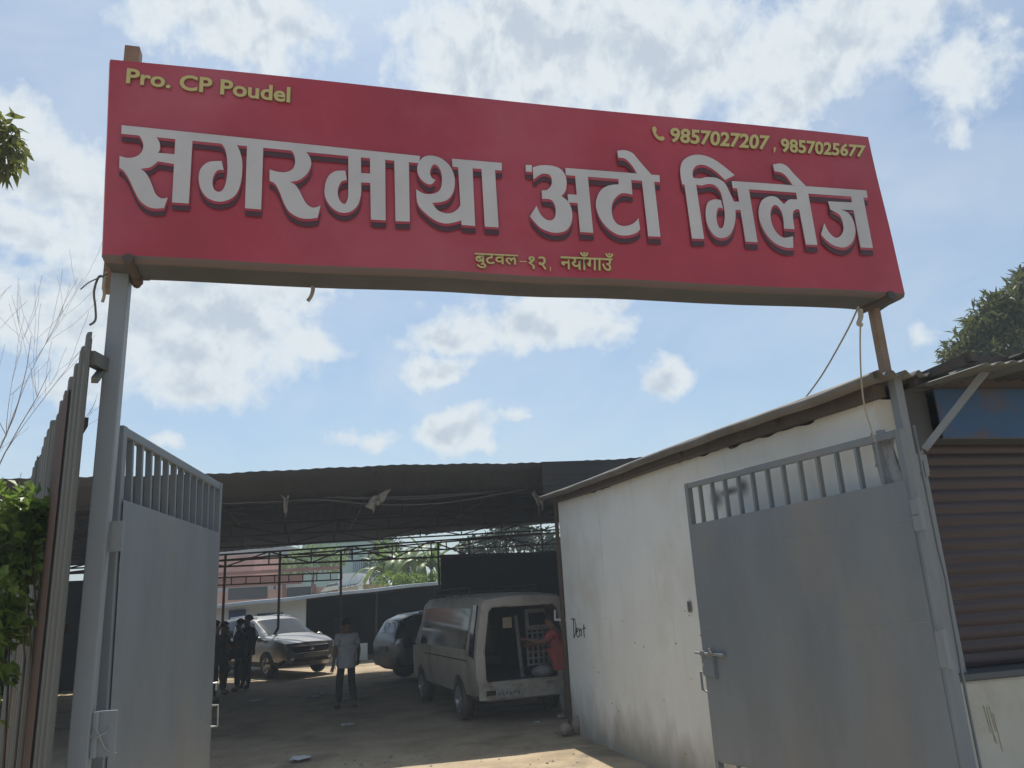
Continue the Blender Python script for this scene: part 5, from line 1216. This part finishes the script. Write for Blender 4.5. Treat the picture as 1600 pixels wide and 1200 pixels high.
p = atZ(347, 1085, 0); person('silhouetted man with hands folded, second from the gate leaf', tuple(p), Vector((1, .1, 0)), 1.66, fold, 'dark_shirt', 'dark_trousers', 'long', G)
p = atZ(371, 1080, 0); person('silhouetted man holding something pink before the silver car', tuple(p), Vector((-.9, -.2, 0)), 1.70, phone, 'blue_shirt', 'dark_trousers', 'short', G)
p = atZ(384, 1076, 0); person('silhouetted man in black standing closest to the silver car', tuple(p), Vector((-.6, -.7, 0)), 1.78, stand, 'dark_shirt', 'dark_trousers', 'long', G)
q = atZ(371, 1080, 0); f_ = Vector((-.9, -.2, 0)).normalized(); b = MB(); b.box(q + f_ * .40 + Vector((f_.y, -f_.x, 0)) * -.08 + ZU * 1.26, .09, .03, .16, f_, Vector((-f_.y, f_.x, 0))); tag(b.obj('pink_packet', 'pink_cloth', bevel=.008), 'small pink packet held up by a silhouetted man', 'packet')
p = atZ(886, 1121, 0); person('man in red shirt leaning to the van beside the white wall', tuple(p), Vector((-.92, .28, 0)), 1.62, reach, 'red_shirt', 'grey_trousers', 'short', G, 'rag')

# ------------------------------------------------------------------ small things
# pale angle strip leaning at the shed corner above the man in red
b = MB(); c0 = atY(867, 953, 12.9); c1 = atY(867, 968, 12.9); c2 = atY(893, 969, 12.5); b.bar(c0, c1, .03); b.bar(c1, c2, .035)
tag(b.obj('bent_strip', 'paper'), 'pale L-shaped strip at the wall corner above the man in red', 'strip')
def stone(label, x, y, r, seed, h=.8, tilt=0):
    c = atZ(x, y, .0); b = MB(); rr = random.Random(seed); P = []
    ax = [rr.uniform(.8, 1.2) for _ in range(3)]
    b.ball(c + ZU * r * h * .8, r * ax[0], r * ax[1], r * h, 14, 10, U, V, jit=.10)
    return tag(b.obj('stone', 'stone', smooth=True), label, 'stone', 'stones at the wall foot')
stone('rounded pinkish stone lying left at the foot of the white wall', 884, 1148, .11, 1)
stone('upright pointed stone leaning on the corner of the white wall', 902, 1146, .075, 2, 1.7)
def litter(label, x, y, w, seed):
    rr = random.Random(seed); c = atZ(x, y, .012); P = []
    for j in range(6): P.append([c + U * (w * (i / 5 - .5) * rr.uniform(.8, 1.1)) + V * (w * .9 * (j / 5 - .5) * rr.uniform(.8, 1.1)) + ZU * (.012 + rr.uniform(0, .03)) for i in range(6)])
    b = MB(); b.grid(P); return tag(b.obj('paper_scrap', 'paper', smooth=True), label, 'litter', 'paper scraps on the yard floor')
litter('crumpled pale paper scrap nearest the left gate leaf', 470, 1187, .26, 1)
litter('flat paper scrap in the shade midway across the yard floor', 543, 1134, .2, 2)
litter('pale scrap on the yard floor, furthest left near the standing men', 400, 1096, .3, 3)
litter('pale scrap group nearest the man in the pale shirt', 487, 1090, .35, 4)
litter('scrap just left of the man in the pale shirt, furthest away', 497, 1084, .3, 6)
litter('tiny scrap lying between the van and the white wall', 838, 1131, .09, 5)
# wires and cords on the posts
def cord(name, label, pts, r, mt, cat):
    b = MB(); pts = [Vector(p) for p in pts]; out_ = []
    for i in range(len(pts) - 1):
        p0, p1, p2, p3 = pts[max(i - 1, 0)], pts[i], pts[i + 1], pts[min(i + 2, len(pts) - 1)]
        for k in range(6):
            t = k / 6; out_.append(.5 * (2 * p1 + (p2 - p0) * t + (2 * p0 - 5 * p1 + 4 * p2 - p3) * t * t + (3 * p1 - p0 - 3 * p2 + p3) * t ** 3))
    out_.append(pts[-1]); b.tube(out_, r, 6); return tag(b.obj(name, mt), label, cat)
cord('rope', 'thin slack rope running from the right sign arm down to the tin roof', [atY(1341, 480, 4.62), atY(1322, 520, 5.1), atY(1285, 585, 5.6), atU(1254, 627, 3.6)], .006, 'rope', 'rope')
cord('rope', 'thin rope dropping straight from the right sign arm to the gate leaf', [atY(1345, 484, 4.62), atY(1344, 540, 4.75), atY(1346, 595, 4.85), atY(1352, 640, 4.9), atY(1368, 690, 4.92)], .005, 'rope', 'rope')
cord('rope_tuft', 'frayed knot hanging from the right sign arm', [atY(1344, 484, 4.63), atY(1345, 495, 4.62), atY(1342, 505, 4.62), atY(1346, 508, 4.63)], .016, 'rope', 'rope')
cord('cloth_strip', 'short torn strip dangling under the red sign', [onS(487, 442, -.24), onS(489, 452, -.24), onS(486, 463, -.24), onS(481, 470, -.24)], .012, 'rag', 'strip')
cord('wire', 'curled loose wire hanging beside the top of the left post', [atY(166, 436, 3.80), atY(155, 432, 3.80), atY(147, 455, 3.76), atY(149, 480, 3.76), atY(149, 500, 3.76), atY(140, 508, 3.76)], .006, 'wire', 'wire')
cord('wire', 'short twisted wire end tied to the left post', [atY(167, 425, 3.80), atY(162, 445, 3.80), atY(163, 460, 3.80), atY(160, 472, 3.80)], .008, 'rope', 'wire')
cord('wire', 'thin straight wire end sticking out left from the left post', [atY(168, 428, 3.80), atY(150, 436, 3.7), atY(138, 442, 3.66), atY(126, 452, 3.62)], .0035, 'wire', 'wire')
cord('tie_wire', 'pale tie wire twisted round the lower hinge of the left gate leaf', [atY(170, 1130, 3.9), atY(168, 1142, 3.88), atY(155, 1150, 3.86), atY(140, 1158, 3.86), atY(150, 1140, 3.86), atY(165, 1170, 3.88), atY(182, 1176, 3.92)], .0022, 'galv', 'wire')
hz = MB(); hz.hexa([Vector((-410, -210, -1)), Vector((410, -210, -1)), Vector((410, 610, -1)), Vector((-410, 610, -1))], [Vector((-410, -210, 14)), Vector((410, -210, 14)), Vector((410, 610, 14)), Vector((-410, 610, 14))])
HM = bpy.data.materials.new('haze'); HM.use_nodes = True; t = HM.node_tree; t.nodes.remove(t.nodes['Principled BSDF'])
pvn = t.nodes.new('ShaderNodeVolumePrincipled'); pvn.inputs['Density'].default_value = .0031; pvn.inputs['Color'].default_value = (.80, .90, 1, 1); t.links.new(pvn.outputs[0], t.nodes['Material Output'].inputs['Volume'])
tag(hz.obj('haze', HM), kind='stuff')
for o in list(bpy.data.objects):
    if 'local' in o: del o['local']
